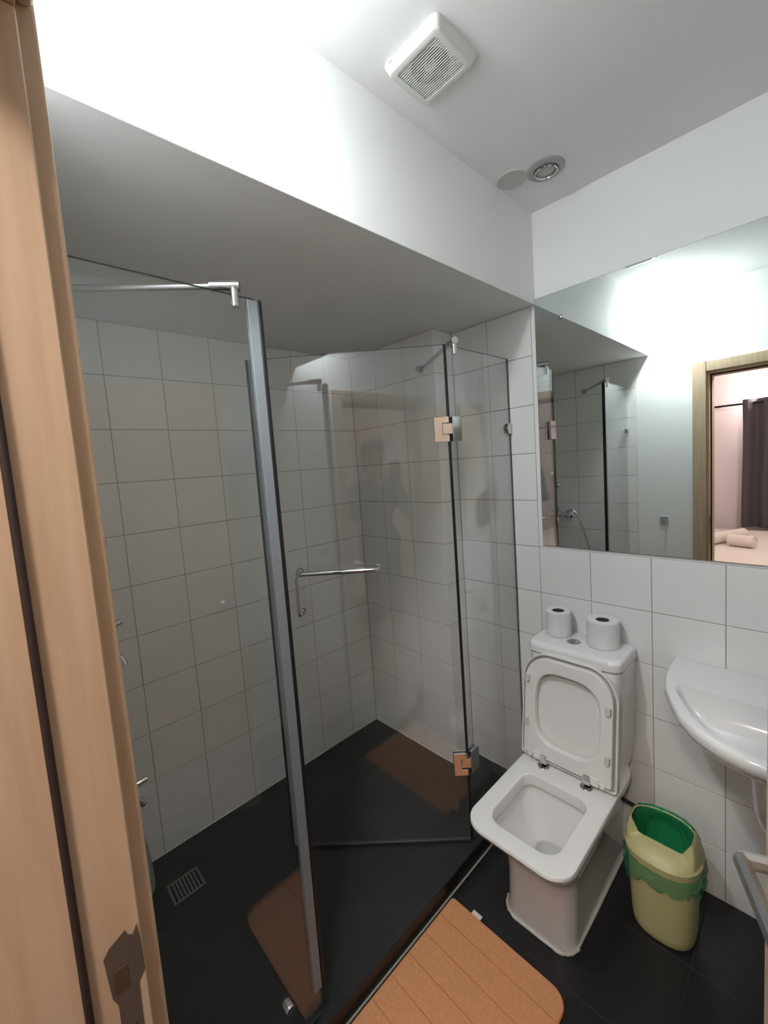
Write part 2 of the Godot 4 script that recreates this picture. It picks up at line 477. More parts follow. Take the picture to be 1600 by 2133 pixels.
func doorway() -> void:
	# lining seen close on the left: rebate face z = 0.32, stop beyond the dark seal
	var f := struct("door_frame", "tan wood-look door frame with dark rubber seal, close on the left", "door frame", boxes([[Vector3(-1.662, 0, 0.283), Vector3(-1.612, 2.0, 0.320)], [Vector3(-1.755, 0, 0.283), Vector3(-1.6655, 2.0, 0.3265)],
		[Vector3(-1.662, 0, 1.040), Vector3(-1.612, 2.0, 1.077)], [Vector3(-1.755, 0, 1.0335), Vector3(-1.6655, 2.0, 1.077)],
		[Vector3(-1.662, 2.0, 0.283), Vector3(-1.612, 2.037, 1.077)], [Vector3(-1.755, 1.9935, 0.283), Vector3(-1.6655, 2.037, 1.077)]], 0.0015), M.laminate)
	f.name = "door_frame"
	for a in [["architrave", 0.238, 0.307], ["architrave", 1.053, 1.122]]:
		var t := PackedVector3Array()
		var z0: float = a[1]
		var z1: float = a[2]
		loft(t, [rrect(-1.605, (z0 + z1) / 2, 0.009, (z1 - z0) / 2, 0.003, 0.0, 4), rrect(-1.605, (z0 + z1) / 2, 0.009, (z1 - z0) / 2, 0.003, 2.075, 4)])
		part(a[0], finish(t, 50), M.laminate, f)
	var t2 := PackedVector3Array()
	box_into(t2, Vector3(-1.613, 2.012, 0.307), Vector3(-1.598, 2.075, 1.053), 0.004)
	part("architrave", finish(t2, 50), M.laminate, f)
	var seal := PackedVector3Array()
	for e in [[Vector3(-1.6635, 0.0, 0.3240), Vector3(-1.6635, 1.995, 0.3240)], [Vector3(-1.6635, 0.0, 1.036), Vector3(-1.6635, 1.995, 1.036)], [Vector3(-1.6635, 1.996, 0.324), Vector3(-1.6635, 1.996, 1.036)]]:
		tube_into(seal, [e[0], e[1]], 0.0038, 10)
	part("seal", finish(seal, 60), M.rubber, f)
	# worn strike plate: upper leaf with a torn top, lower tongue
	var sp := PackedVector3Array()
	var outline := PackedVector2Array()
	for p in [[-1.6465, 1.108], [-1.641, 1.116], [-1.633, 1.120], [-1.626, 1.124], [-1.624, 1.117], [-1.620, 1.114], [-1.6155, 1.122], [-1.6135, 1.100], [-1.6130, 1.068], [-1.620, 1.058], [-1.6215, 0.93], [-1.640, 0.93], [-1.6395, 1.05], [-1.6435, 1.062]]:
		outline.append(Vector2(p[0], p[1]))
	prism_into(sp, outline, 0.0, 0.0012)
	var strike := part("strike_plate", finish(sp, 20), M.strike_metal, f)
	strike.transform = Transform3D(Basis(Vector3(1, 0, 0), Vector3(0, 0, 1), Vector3(0, 1, 0)), Vector3(0, 0, 0.3195))
	strike.set_meta("label", "worn grey metal strike plate")
	part("strike_hole", box(Vector3(-1.6405, 1.062, 0.3185), Vector3(-1.6275, 1.088, 0.3214), 0.0004), M.strike_rust, strike).transform = strike.transform.affine_inverse()
	part("strike_hole", box(Vector3(-1.636, 0.965, 0.3185), Vector3(-1.626, 1.02, 0.3213), 0.0004), M.strike_rust, strike).transform = strike.transform.affine_inverse()

	# the door leaf, swung into the room on the right: only its free edge and handle show
	var hinge := Vector3(-1.594, 0, 1.042)
	var free := Vector3(-0.899, 0, 0.757)
	var along := (free - hinge).normalized()
	var w := (free - hinge).length()
	var d := thing("door", "tan door leaf standing open at the right edge, silver lever handle", "door", hinge, atan2(-along.z, along.x))
	d.set_meta("kind", "thing")
	part("leaf", box(Vector3(0, 0.008, 0.0), Vector3(w, 1.99, 0.038), 0.003), M.laminate, d)
	var hx := w - 0.062
	var lever := PackedVector3Array()
	tube_into(lever, rounded([Vector3(hx, 1.0, -0.010), Vector3(hx, 1.0, -0.047), Vector3(hx - 0.128, 1.0, -0.047)], 0.006, 3), 0.0105, 8)
	part("handle", finish(lever, 30), M.satin, d)
	part("rosette", box(Vector3(hx - 0.026, 0.973, -0.009), Vector3(hx + 0.026, 1.027, 0.001), 0.002), M.satin, d)
	for y in [0.25, 1.0, 1.75]:
		part("hinge", tube([Vector3(-0.004, y, 0.04), Vector3(-0.004, y + 0.09, 0.04)], 0.006), M.satin, d)

func mirror_and_ceiling() -> void:
	var m := thing("mirror", "large frameless wall mirror above the toilet and washbasin", "mirror", Vector3(-0.001, 1.197, 0.0))
	part("backing", box(Vector3(-0.003, 0, 0), Vector3(0.003, 1.004, 1.05), 0.0004), M.mirror_edge, m)
	var face := PackedVector3Array()
	quad(face, Vector3(-0.0034, 0.001, 0.001), Vector3(-0.0034, 0.001, 1.049), Vector3(-0.0034, 1.003, 1.049), Vector3(-0.0034, 1.003, 0.001))
	part("silvered_face", finish(face), M.mirror, m)
	for z in [0.105, 0.945]:
		for y in [0.905, 0.09]:
			if y < 0.5 and z < 0.5: continue
			var s := part("screw_cap", lathe([Vector2(0.0085, 0.0), Vector2(0.0085, 0.002), Vector2(0.006, 0.005), Vector2(0.001, 0.006)], 16), M.satin, m, Vector3(-0.0034, y, z))
			s.rotation.z = PI / 2
	# exhaust fan
	var fan_at := Vector3(-0.800, ROOM_H, 0.150)
	var v := thing("exhaust_fan", "square white plastic exhaust fan on the ceiling with slatted grille", "fan", fan_at)
	var t := PackedVector3Array()
	var hx := 0.080
	var hz := 0.083
	var y0 := -0.021
	loft(t, [rrect(0, 0, hx - 0.024, hz - 0.024, 0.006, -0.009), rrect(0, 0, hx - 0.024, hz - 0.024, 0.006, y0), rrect(0, 0, hx - 0.012, hz - 0.012, 0.012, y0), rrect(0, 0, hx - 0.007, hz - 0.007, 0.014, y0 + 0.003), rrect(0, 0, hx, hz, 0.016, -0.001), rrect(0, 0, hx, hz, 0.016, 0.0)].map(func(r): return flipped(r)), false, false)
	part("housing", finish(t, 40), M.fan_plastic, v)
	var plate_t := PackedVector3Array()
	loft(plate_t, [circle(0.0465, -0.010, 40), rrect_n(hx - 0.024, hz - 0.024, -0.010, 40)], false, false)
	part("back_plate", finish(plate_t), M.fan_plastic, v)
	part("duct", lathe([Vector2(0.0465, -0.010), Vector2(0.0465, 0.095), Vector2(0.001, 0.095)], 40, 40, false, true), M.fan_grey, v)
	var blades := PackedVector3Array()
	for k in 7:
		var b := PackedVector3Array()
		box_into(b, Vector3(0.013, -0.0004, -0.009), Vector3(0.043, 0.0004, 0.009), 0.0003)
		blades.append_array(moved(b, Transform3D(Basis(Vector3.UP, TAU * k / 7) * Basis(Vector3.RIGHT, 0.4), Vector3(0, -0.006, 0))))
	part("blades", finish(blades, 30), M.fan_grey, v)
	part("hub", lathe([Vector2(0.015, -0.002), Vector2(0.015, -0.011), Vector2(0.011, -0.015), Vector2(0.001, -0.0155)], 24, 40, false, true), M.fan_plastic, v)
	for k in 19:
		var x := -0.0522 + 0.1044 * k / 18.0
		part("slat", slat_mesh(hz - 0.0245), M.fan_plastic, v, Vector3(x, y0 + 0.0022, 0))
	part("screw_boss", box(Vector3(-hx - 0.004, -0.007, -0.062), Vector3(-hx + 0.004, 0.0, -0.05), 0.002), M.fan_plastic, v)
	# recessed downlight that is off, with a blanking disc beside it
	var dl := thing("downlight", "round recessed downlight, unlit, on the ceiling near the mirror wall", "downlight", Vector3(-0.205, ROOM_H, 0.155))
	var rt := PackedVector3Array()
	lathe_into(rt, [Vector2(0.060, 0.0), Vector2(0.060, -0.003), Vector2(0.055, -0.007), Vector2(0.041, -0.008), Vector2(0.036, -0.004), Vector2(0.031, 0.004)], 48, Vector3.ZERO, false, false)
	part("ring", finish(rt, 40), M.ring_metal, dl)
	part("inner_ring", lathe([Vector2(0.037, -0.006), Vector2(0.037, -0.012), Vector2(0.034, -0.014), Vector2(0.0315, -0.011), Vector2(0.030, 0.001)], 40, 40, false, false), M.chrome, dl)
	part("lens", lathe([Vector2(0.0315, -0.004), Vector2(0.026, -0.0085), Vector2(0.012, -0.0105), Vector2(0.001, -0.011)], 40, 60, false, true), M.lens, dl)
	var cv := thing("cover_plate", "flat grey round blanking disc on the ceiling beside the unlit downlight", "cover plate", Vector3(-0.250, ROOM_H, 0.057))
	part("disc", lathe([Vector2(0.053, 0.001), Vector2(0.053, -0.0025), Vector2(0.050, -0.0045), Vector2(0.046, -0.0035), Vector2(0.001, -0.003)], 48, 30, false, true), M.cover, cv)

func flipped(r: PackedVector3Array) -> PackedVector3Array:
	var o := r.duplicate()
	o.reverse()
	return o

func circle(r: float, y: float, n: int) -> PackedVector3Array:
	var p := PackedVector3Array()
	for i in n: p.append(Vector3(cos(TAU * i / n) * r, y, -sin(TAU * i / n) * r))
	return p

func rrect_n(hx: float, hz: float, y: float, n: int) -> PackedVector3Array:   # a rectangle with n points at even angles
	var p := PackedVector3Array()
	for i in n:
		var d := Vector2(cos(TAU * i / n), -sin(TAU * i / n))
		var s := minf(hx / maxf(absf(d.x), 1e-6), hz / maxf(absf(d.y), 1e-6))
		p.append(Vector3(d.x * s, y, d.y * s))
	return p

func slat_mesh(half: float) -> ArrayMesh:
	if not plates.has("slat"):
		plates["slat"] = box(Vector3(-0.0013, -0.0009, -half), Vector3(0.0013, 0.0009, half), 0.0004)
	return plates["slat"]


# ------------------------------------------------------------------ the shower
func pane(w: float, h: float) -> ArrayMesh:   # from the origin along x and up, 8 mm thick: its two faces
	var t := PackedVector3Array()
	quad(t, Vector3(0, 0, 0.004), Vector3(w, 0, 0.004), Vector3(w, h, 0.004), Vector3(0, h, 0.004))
	quad(t, Vector3(w, 0, -0.004), Vector3(0, 0, -0.004), Vector3(0, h, -0.004), Vector3(w, h, -0.004))
	return finish(t)

func pane_edges(o: Node3D, w: float, h: float, sides: Array) -> void:   # the polished green edges: top, x = 0, x = w, bottom
	for k in 4:
		if not sides[k]: continue
		var t := PackedVector3Array()
		match k:
			0: quad(t, Vector3(0, h, 0.004), Vector3(w, h, 0.004), Vector3(w, h, -0.004), Vector3(0, h, -0.004))
			1: quad(t, Vector3(0, 0, -0.004), Vector3(0, 0, 0.004), Vector3(0, h, 0.004), Vector3(0, h, -0.004))
			2: quad(t, Vector3(w, 0, 0.004), Vector3(w, 0, -0.004), Vector3(w, h, -0.004), Vector3(w, h, 0.004))
			3: quad(t, Vector3(0, 0, -0.004), Vector3(w, 0, -0.004), Vector3(w, 0, 0.004), Vector3(0, 0, 0.004))
		part("edge", finish(t), M.glass_edge, o)

func c_plate(x0: float, x1: float, y0: float, y1: float, nx: float, ny0: float, ny1: float, z0: float, z1: float) -> ArrayMesh:   # plate with a notch cut from the side x0
	return boxes([[Vector3(nx, y0, z0), Vector3(x1, y1, z1)], [Vector3(x0, ny1, z0), Vector3(nx + 0.001, y1, z1)], [Vector3(x0, y0, z0), Vector3(nx + 0.001, ny0, z1)]], 0.0008)

func shower() -> void:
	var b := 0.072
	# fixed panel on the door side
	var lw := 1.604 - 1.166
	var l := thing("shower_screen", "fixed glass shower panel on the left, grey seal down its free edge", "glass panel", Vector3(-1.604, b, GLASS_Z))
	part("glass", pane(lw, GLASS_TOP - b), M.glass, l)
	pane_edges(l, lw, GLASS_TOP - b, [true, false, false, true])
	part("seal_strip", boxes([[Vector3(lw - 0.022, 0.080, -0.0065), Vector3(lw + 0.004, GLASS_TOP - b - 0.004, 0.0065)]], 0.001), M.seal_clear, l).set_meta("label", "translucent grey seal strip")
	part("magnet_strip", box(Vector3(lw + 0.004, 0.080, -0.0085), Vector3(lw + 0.014, GLASS_TOP - b - 0.001, 0.0085), 0.002), M.seal_dark, l)
	for y in [0.03, 1.63]:
		part("wall_clip", clip_mesh(), M.chrome, l, Vector3(0.006, y, 0))
	var stud := PackedVector3Array()
	lathe_into(stud, [Vector2(0.0115, -0.013), Vector2(0.0135, -0.010), Vector2(0.0135, -0.0042), Vector2(0.0135, 0.0042), Vector2(0.0135, 0.010), Vector2(0.0115, 0.013)], 24)
	part("glass_stud", finish(moved(stud, Transform3D(Basis(Vector3.RIGHT, PI / 2), Vector3.ZERO)), 40), M.chrome, l, Vector3(1.604 - 1.262, 0.186 - b, 0)).set_meta("label", "small round chrome stud through the glass")
	# fixed panel on the mirror wall side
	var rw := 0.430
	var r := thing("shower_screen", "narrow fixed glass shower panel beside the toilet, fixed to the mirror wall", "glass panel", Vector3(-0.432, b, GLASS_Z))
	part("glass", pane(rw, GLASS_TOP - b), M.glass, r)
	pane_edges(r, rw, GLASS_TOP - b, [true, true, true, true])
	part("hinge_edge_seal", box(Vector3(-0.004, 0, -0.004), Vector3(0.0, GLASS_TOP - b, 0.004), 0.001), M.seal_dark, r)
	for y in [1.629]:
		var c := part("wall_clip", clip_mesh(), M.chrome, r, Vector3(rw - 0.004, y, 0))
		c.scale = Vector3(1.3, 1.3, 1.0)
		c.rotation.y = PI
	# the door, swung inwards by 45 degrees
	var dw := 0.722
	var d := thing("shower_door", "clear glass shower door swung inwards, chrome corner handle", "shower door", Vector3(HINGE.x, b, HINGE.z), PI + deg_to_rad(-45.0))
	var h := GLASS_TOP - b
	part("glass", pane(dw - 0.012, h), M.glass, d)
	pane_edges(d, dw - 0.012, h, [true, true, false, true])
	part("hinge_edge_seal", box(Vector3(-0.003, 0, -0.0055), Vector3(0.004, h, 0.0055), 0.001), M.seal_dark, d)
	part("seal_strip", box(Vector3(dw - 0.034, 0.01, -0.0062), Vector3(dw - 0.009, h - 0.003, 0.0062), 0.001), M.seal_clear, d)
	part("magnet_strip", box(Vector3(dw - 0.009, 0.01, -0.008), Vector3(dw, h, 0.008), 0.0015), M.seal_dark, d)
	part("bottom_seal", box(Vector3(0.004, -0.006, -0.006), Vector3(dw - 0.012, 0.006, 0.006), 0.001), M.seal_pale, d)
	# both sides: +z of the door's own axes faces into the shower
	for y in [[1.651, 1.741], [0.354, 0.443]]:
		var hg := part("hinge", c_plate(0.0, 0.054, y[0] - b, y[1] - b, 0.025, y[0] - b + 0.025, y[1] - b - 0.022, -0.0145, -0.004), M.chrome, d)
		hg.set_meta("label", "square chrome glass hinge")
		part("inner_plate", c_plate(0.0, 0.054, y[0] - b, y[1] - b, 0.025, y[0] - b + 0.025, y[1] - b - 0.022, 0.004, 0.0145), M.chrome, hg)
		part("tongue", box(Vector3(-0.012, y[0] - b + 0.0275, -0.010), Vector3(0.0225, y[1] - b - 0.0245, 0.010), 0.001), M.chrome, hg)
		var fx := part("panel_plate", boxes([[Vector3(0.0, y[0] - b, -0.0145), Vector3(0.052, y[1] - b, -0.004)], [Vector3(0.0, y[0] - b, 0.004), Vector3(0.052, y[1] - b, 0.0145)]], 0.0008), M.chrome, r, Vector3(0.002, 0, 0))
		fx.set_meta("label", "chrome hinge plate clamped to the fixed glass")
	var off := -0.045
	var hd := PackedVector3Array()
	var yc := 1.203 - b
	tube_into(hd, rounded([Vector3(0.296, yc, 0.0), Vector3(0.296, yc, off), Vector3(0.594, yc, off), Vector3(0.594, yc, 0.0)], 0.018), 0.0092, 16)
	tube_into(hd, rounded([Vector3(0.594, yc - 0.012, off), Vector3(0.597, yc - 0.158, off), Vector3(0.597, yc - 0.158, 0.0)], 0.018), 0.0092, 16)
	var handle := part("handle", finish(hd, 50), M.chrome, d)
	handle.set_meta("label", "chrome L-shaped pull handle")
	for p in [Vector2(0.296, yc), Vector2(0.594, yc), Vector2(0.597, yc - 0.158)]:
		var w := part("washer", lathe([Vector2(0.0125, 0.0), Vector2(0.0125, 0.005), Vector2(0.0105, 0.007), Vector2(0.001, 0.007)], 20), M.satin, handle, Vector3(p.x, p.y, -0.004))
		w.rotation.x = -PI / 2
		var n := part("nut", lathe([Vector2(0.0125, 0.0), Vector2(0.0125, 0.006), Vector2(0.009, 0.010), Vector2(0.001, 0.010)], 20), M.satin, handle, Vector3(p.x, p.y, 0.004))
		n.rotation.x = PI / 2
	# bars that stay the fixed panels to the walls
	bar("support_bar", "chrome support bar from the left shower panel back to the door wall", Vector3(-1.216, 2.018, GLASS_Z), Vector3(-1.606, 2.018, -0.415))
	bar("support_bar", "short chrome support bar from the right shower panel back to the pier", Vector3(-0.378, 2.018, GLASS_Z), Vector3(PIER_X, 2.018, -0.497))

func clip_mesh() -> ArrayMesh:
	if not plates.has("clip"):
		var t := PackedVector3Array()
		for s in [-1, 1]:
			var o := PackedVector2Array([Vector2(0.0, -0.017), Vector2(0.012, -0.017)])
			for k in 9:
				var a := -PI / 2 + PI * k / 8.0
				o.append(Vector2(0.012 + cos(a) * 0.012, sin(a) * 0.017))
			o.append(Vector2(0.0, 0.017))
			var p := PackedVector3Array()
			prism_into(p, o, 0.004, 0.011)
			t.append_array(moved(p, Transform3D(Basis(Vector3.RIGHT, PI / 2 if s > 0 else -PI / 2), Vector3.ZERO)))
		box_into(t, Vector3(-0.002, -0.017, -0.011), Vector3(0.004, 0.017, 0.011), 0.001)
		plates["clip"] = finish(t, 30)
	return plates["clip"]

func bar(called: String, label: String, a: Vector3, e: Vector3) -> void:
	var d := (e - a).normalized()
	var o := thing(called, label, "support bar", a, atan2(-d.z, d.x), "support bars of the shower glass")
	var len := (e - a).length()
	part("rod", tube([Vector3(0.01, 0, 0), Vector3(len - 0.008, 0, 0)], 0.0085, 16), M.satin, o)
	part("clamp_head", tube([Vector3(-0.014, 0.0, 0), Vector3(-0.012, 0.0, 0), Vector3(0.052, 0.0, 0)], 0.0125, 18), M.satin, o)
	part("clamp_pin", lathe([Vector2(0.008, -0.048), Vector2(0.0095, -0.046), Vector2(0.0105, -0.004), Vector2(0.0105, 0.0)], 18), M.satin, o)
	var f := part("wall_flange", lathe([Vector2(0.019, 0.0), Vector2(0.019, 0.006), Vector2(0.0125, 0.009), Vector2(0.0125, 0.028), Vector2(0.0085, 0.030)], 24, 30), M.satin, o, Vector3(len - 0.001, 0, 0))
	var n := Vector3(1, 0, 0) if e.x < -1.0 else Vector3(-1, 0, 0)
	f.basis = o.basis.inverse() * Basis(Quaternion(Vector3.UP, n))

func shower_fittings() -> void:
	# drain
	var g := thing("floor_drain", "small square grey metal drain grate in the shower floor", "drain", Vector3(-1.310, CURB + 0.0005, -0.808))
	part("well", box(Vector3(-0.048, 0, -0.042), Vector3(0.048, 0.0012, 0.042), 0.0003), M.drain_dark, g)
	part("frame", boxes([[Vector3(-0.056, 0, -0.050), Vector3(0.056, 0.003, -0.041)], [Vector3(-0.056, 0, 0.041), Vector3(0.056, 0.003, 0.050)], [Vector3(-0.056, 0, -0.042), Vector3(-0.047, 0.003, 0.042)], [Vector3(0.047, 0, -0.042), Vector3(0.056, 0.003, 0.042)]]), M.drain_metal, g)
	for k in 7:
		var x := -0.036 + 0.012 * k
		part("bar", boxes([[Vector3(x - 0.0036, 0.001, -0.042), Vector3(x + 0.0036, 0.0034, 0.042)]]), M.drain_metal, g)
	# mixer on the door wall with its hose
	var m := thing("shower_mixer", "chrome shower mixer tap on the door wall, seen in the mirror", "mixer tap", Vector3(-1.606, 1.10, -0.60))
	var mt := PackedVector3Array()
	tube_into(mt, [Vector3(0.06, 0, -0.075), Vector3(0.06, 0, 0.075)], 0.021, 20)
	for z in [-0.055, 0.055]: tube_into(mt, [Vector3(0.0, 0, z), Vector3(0.05, 0, z)], 0.014, 14)
	part("body", finish(mt, 40), M.chrome, m)
	for z in [-0.055, 0.055]:
		var fl := part("flange", lathe([Vector2(0.032, 0.0), Vector2(0.032, 0.004), Vector2(0.016, 0.014)], 24), M.chrome, m, Vector3(0.0, 0, z))
		fl.rotation.z = -PI / 2
	part("lever", tube(rounded([Vector3(0.062, 0.015, 0.0), Vector3(0.07, 0.048, 0.0), Vector3(0.165, 0.085, 0.01)], 0.015), 0.0085, 12), M.chrome, m)
	part("spout", tube(rounded([Vector3(0.06, 0, 0.0), Vector3(0.15, -0.012, 0.02), Vector3(0.155, -0.045, 0.022)], 0.02), 0.011, 14), M.chrome, m)
	var hs := []
	var c := Curve3D.new()
	c.add_point(Vector3(0.062, 0.02, 0.05), Vector3.ZERO, Vector3(0.02, 0.03, 0.05))
	c.add_point(Vector3(0.075, 0.02, 0.13), Vector3(0, 0.02, -0.03), Vector3(0.005, -0.05, 0.04))
	c.add_point(Vector3(0.075, -0.33, 0.235), Vector3(0, 0.14, -0.02), Vector3(0, -0.1, 0.01))
	c.add_point(Vector3(0.07, -0.62, 0.15), Vector3(0, -0.01, 0.08), Vector3(0, 0.0, -0.1))
	c.add_point(Vector3(0.06, -0.45, -0.09), Vector3(0, -0.12, 0.05), Vector3(0, 0.2, -0.03))
	c.add_point(Vector3(0.085, 0.18, -0.05), Vector3(0, -0.2, -0.02))
	for p in c.tessellate(4, 3): hs.append(p)
	part("hose", tube(hs, 0.0065, 8), M.satin, m)
	var s := thing("hand_shower", "chrome hand shower in its bracket above the shower mixer", "hand shower", Vector3(-1.606, 1.33, -0.64))
	var br := part("bracket", lathe([Vector2(0.022, 0.0), Vector2(0.022, 0.006), Vector2(0.012, 0.012), Vector2(0.012, 0.07)], 20), M.chrome, s, Vector3(0, 0, 0))
	br.rotation.z = -PI / 2
	part("grip", tube([Vector3(0.078, -0.06, 0), Vector3(0.078, 0.0, 0), Vector3(0.088, 0.06, 0.002), Vector3(0.112, 0.105, 0.004)], 0.0115, 14), M.chrome, s)
	var hd := part("head", lathe([Vector2(0.034, 0.0), Vector2(0.036, 0.006), Vector2(0.030, 0.016), Vector2(0.010, 0.024)], 28), M.chrome, s, Vector3(0.132, 0.096, 0.004))
	hd.rotation.z = -0.9
	# low tap by the corner and the tub under it
	var k := thing("bib_tap", "low chrome tap in the shower, just right of the door frame", "tap", Vector3(-1.606, 0.56, -0.72))
	var fl2 := part("flange", lathe([Vector2(0.024, 0.0), Vector2(0.024, 0.004), Vector2(0.011, 0.010)], 24), M.chrome, k)
	fl2.rotation.z = -PI / 2
	part("spout", tube(rounded([Vector3(0.0, 0, 0), Vector3(0.155, 0.004, 0.0), Vector3(0.18, -0.035, 0.0)], 0.02), 0.0115, 14), M.chrome, k)
	part("lever", tube([Vector3(0.10, 0.01, 0), Vector3(0.115, 0.032, 0), Vector3(0.20, 0.040, -0.005)], 0.009, 12), M.chrome, k)
	part("outlet", lathe([Vector2(0.0095, 0.0), Vector2(0.0095, 0.004), Vector2(0.001, 0.004)], 16), M.drain_dark, k, Vector3(0.1815, -0.0395, 0)).rotation.z = 0.5
	var tub := tag(part("tub", lathe([Vector2(0.085, 0.0), Vector2(0.088, 0.005), Vector2(0.088, 0.04), Vector2(0.084, 0.12), Vector2(0.076, 0.19), Vector2(0.060, 0.25), Vector2(0.032, 0.285), Vector2(0.001, 0.292)], 40, 60), M.tub, self, Vector3(-1.476, CURB, -0.920)), "grey rounded plastic tub upturned on the shower floor beside the frame", "tub")
	tub.name = "tub"
	# robe hook on the door wall
	var hk := thing("robe_hook", "square silver robe hook on the door wall, seen in the mirror", "hook", Vector3(DOOR_WALL, 1.078, 0.080))
	part("plate", box(Vector3(0, -0.026, -0.024), Vector3(0.006, 0.026, 0.024), 0.001), M.satin, hk)
	part("peg", tube(rounded([Vector3(0.004, -0.006, 0.008), Vector3(0.032, -0.006, 0.008), Vector3(0.042, 0.018, 0.002)], 0.012), 0.005, 10), M.satin, hk)


# ------------------------------------------------------------------ toilet, rolls, bin, mat, basin
func tring(x0: float, x1: float, hz: float, rf: float, rb: float, y: float) -> PackedVector3Array:   # outline of the pan: x0 front, x1 back; rounder in front
	return rrect4((x0 + x1) / 2, 0, (x1 - x0) / 2, hz, [rb, rf, rf, rb], y, 8)

func toilet() -> void:
	var o := thing("toilet", "white back-to-wall toilet with its square seat and lid raised", "toilet", Vector3(0, 0, 0.175))
	var t := PackedVector3Array()
	var e := 0.004
	loft(t, [tring(-0.528, -e, 0.118, 0.055, 0.03, 0.0), tring(-0.532, -e, 0.120, 0.058, 0.03, 0.012), tring(-0.526, -e, 0.117, 0.06, 0.03, 0.05), tring(-0.522, -e, 0.117, 0.06, 0.03, 0.15), tring(-0.528, -e, 0.122, 0.062, 0.04, 0.22), tring(-0.545, -e, 0.131, 0.064, 0.06, 0.275), tring(-0.575, -e, 0.145, 0.066, 0.09, 0.315),
		tring(-0.618, -e, 0.160, 0.068, 0.11, 0.345), tring(-0.648, -e, 0.168, 0.07, 0.12, 0.364), tring(-0.663, -e, 0.1715, 0.072, 0.12, 0.380), tring(-0.667, -e, 0.172, 0.072, 0.12, 0.391), tring(-0.664, -e, 0.170, 0.070, 0.12, 0.398), tring(-0.656, -0.006, 0.163, 0.066, 0.11, 0.401),
		tring(-0.612, -0.326, 0.119, 0.055, 0.045, 0.401), tring(-0.607, -0.331, 0.114, 0.052, 0.042, 0.398), tring(-0.604, -0.334, 0.111, 0.05, 0.04, 0.390), tring(-0.603, -0.336, 0.110, 0.05, 0.04, 0.366), tring(-0.604, -0.335, 0.111, 0.05, 0.04, 0.361), tring(-0.616, -0.322, 0.121, 0.055, 0.045, 0.358),
		tring(-0.590, -0.326, 0.120, 0.06, 0.05, 0.338), tring(-0.545, -0.335, 0.108, 0.06, 0.055, 0.300), tring(-0.510, -0.345, 0.092, 0.055, 0.055, 0.255), tring(-0.482, -0.352, 0.072, 0.048, 0.045, 0.222), tring(-0.462, -0.356, 0.054, 0.04, 0.04, 0.198), tring(-0.456, -0.358, 0.048, 0.036, 0.036, 0.188), tring(-0.452, -0.362, 0.044, 0.034, 0.034, 0.12)], true, true)
	part("pan", finish(t, 38), M.ceramic, o)
	var wt := PackedVector3Array()
	fan(wt, tring(-0.4575, -0.3565, 0.0495, 0.037, 0.037, 0.190), false)
	part("water", finish(wt), M.water, o)
	# tank and its lid
	var k := PackedVector3Array()
	loft(k, [rrect4(-0.094, 0, 0.088, 0.150, [0.01, 0.03, 0.03, 0.01], 0.40), rrect4(-0.096, 0, 0.091, 0.162, [0.01, 0.034, 0.034, 0.01], 0.52), rrect4(-0.0965, 0, 0.0915, 0.166, [0.01, 0.036, 0.036, 0.01], 0.70), rrect4(-0.097, 0, 0.092, 0.167, [0.01, 0.036, 0.036, 0.01], 0.804), rrect4(-0.094, 0, 0.082, 0.157, [0.01, 0.034, 0.034, 0.01], 0.8055), rrect4(-0.094, 0, 0.082, 0.157, [0.01, 0.034, 0.034, 0.01], 0.8115)], true, true)
	part("tank", finish(k, 38), M.ceramic, o)
	var d := PackedVector3Array()
	loft(d, [rrect4(-0.0975, 0, 0.0925, 0.168, [0.01, 0.036, 0.036, 0.01], 0.8095), rrect4(-0.0985, 0, 0.0945, 0.170, [0.01, 0.038, 0.038, 0.01], 0.812), rrect4(-0.0985, 0, 0.0945, 0.170, [0.01, 0.038, 0.038, 0.01], 0.831), rrect4(-0.0975, 0, 0.0925, 0.168, [0.01, 0.037, 0.037, 0.01], 0.840), rrect4(-0.095, 0, 0.088, 0.163, [0.01, 0.035, 0.035, 0.01], 0.847), rrect4(-0.091, 0, 0.080, 0.155, [0.01, 0.03, 0.03, 0.01], 0.850)])
	part("tank_lid", finish(d, 38), M.ceramic, o)
	var bt := part("flush_button", lathe([Vector2(0.0255, 0.0), Vector2(0.0255, 0.003), Vector2(0.023, 0.0045), Vector2(0.0205, 0.003)], 32, 40, false, false), M.chrome, o, Vector3(-0.107, 0.849, -0.018))
	part("button_half", half_disc(0.020, 0.0012, 0.0048), M.chrome, bt)
	part("button_half", half_disc(0.020, 0.0012, 0.0036), M.satin, bt).rotation.y = PI
	# seat and lid, raised; local axes: x across (room z), y up along the leaf, z towards the room
	var lean := deg_to_rad(7.5)
	var up := Basis(Vector3(0, 0, 1), Vector3(sin(lean), cos(lean), 0), Vector3(-cos(lean), sin(lean), 0)) 
	var at := Vector3(-0.252, 0.412, 0.0)
	var lt := PackedVector3Array()
	var ring := func(h: float, y0: float, y1: float, r: float, z: float): return standing(h, y0, y1, r, z)
	loft(lt, [ring.call(0.166, 0.004, 0.404, 0.092, -0.0225), ring.call(0.1715, 0.001, 0.410, 0.096, -0.019), ring.call(0.173, 0.0, 0.412, 0.097, -0.014), ring.call(0.173, 0.0, 0.412, 0.097, 0.006), ring.call(0.1715, 0.0015, 0.4105, 0.0955, 0.0075), ring.call(0.1675, 0.0055, 0.4065, 0.0915, 0.0065), ring.call(0.1665, 0.0065, 0.4055, 0.0905, -0.013)], true, true)
	var lid := part("lid", finish(lt, 38), M.plastic_white, o, at)
	lid.basis = up
	var st := PackedVector3Array()
	var hole := func(g: float, z: float): return oval(0.117 + g, 0.070 - g, 0.345 + g, z)
	var outer := func(g: float, z: float): return standing(0.1595 - g, 0.014 + g, 0.397 - g, 0.086 - g, z)
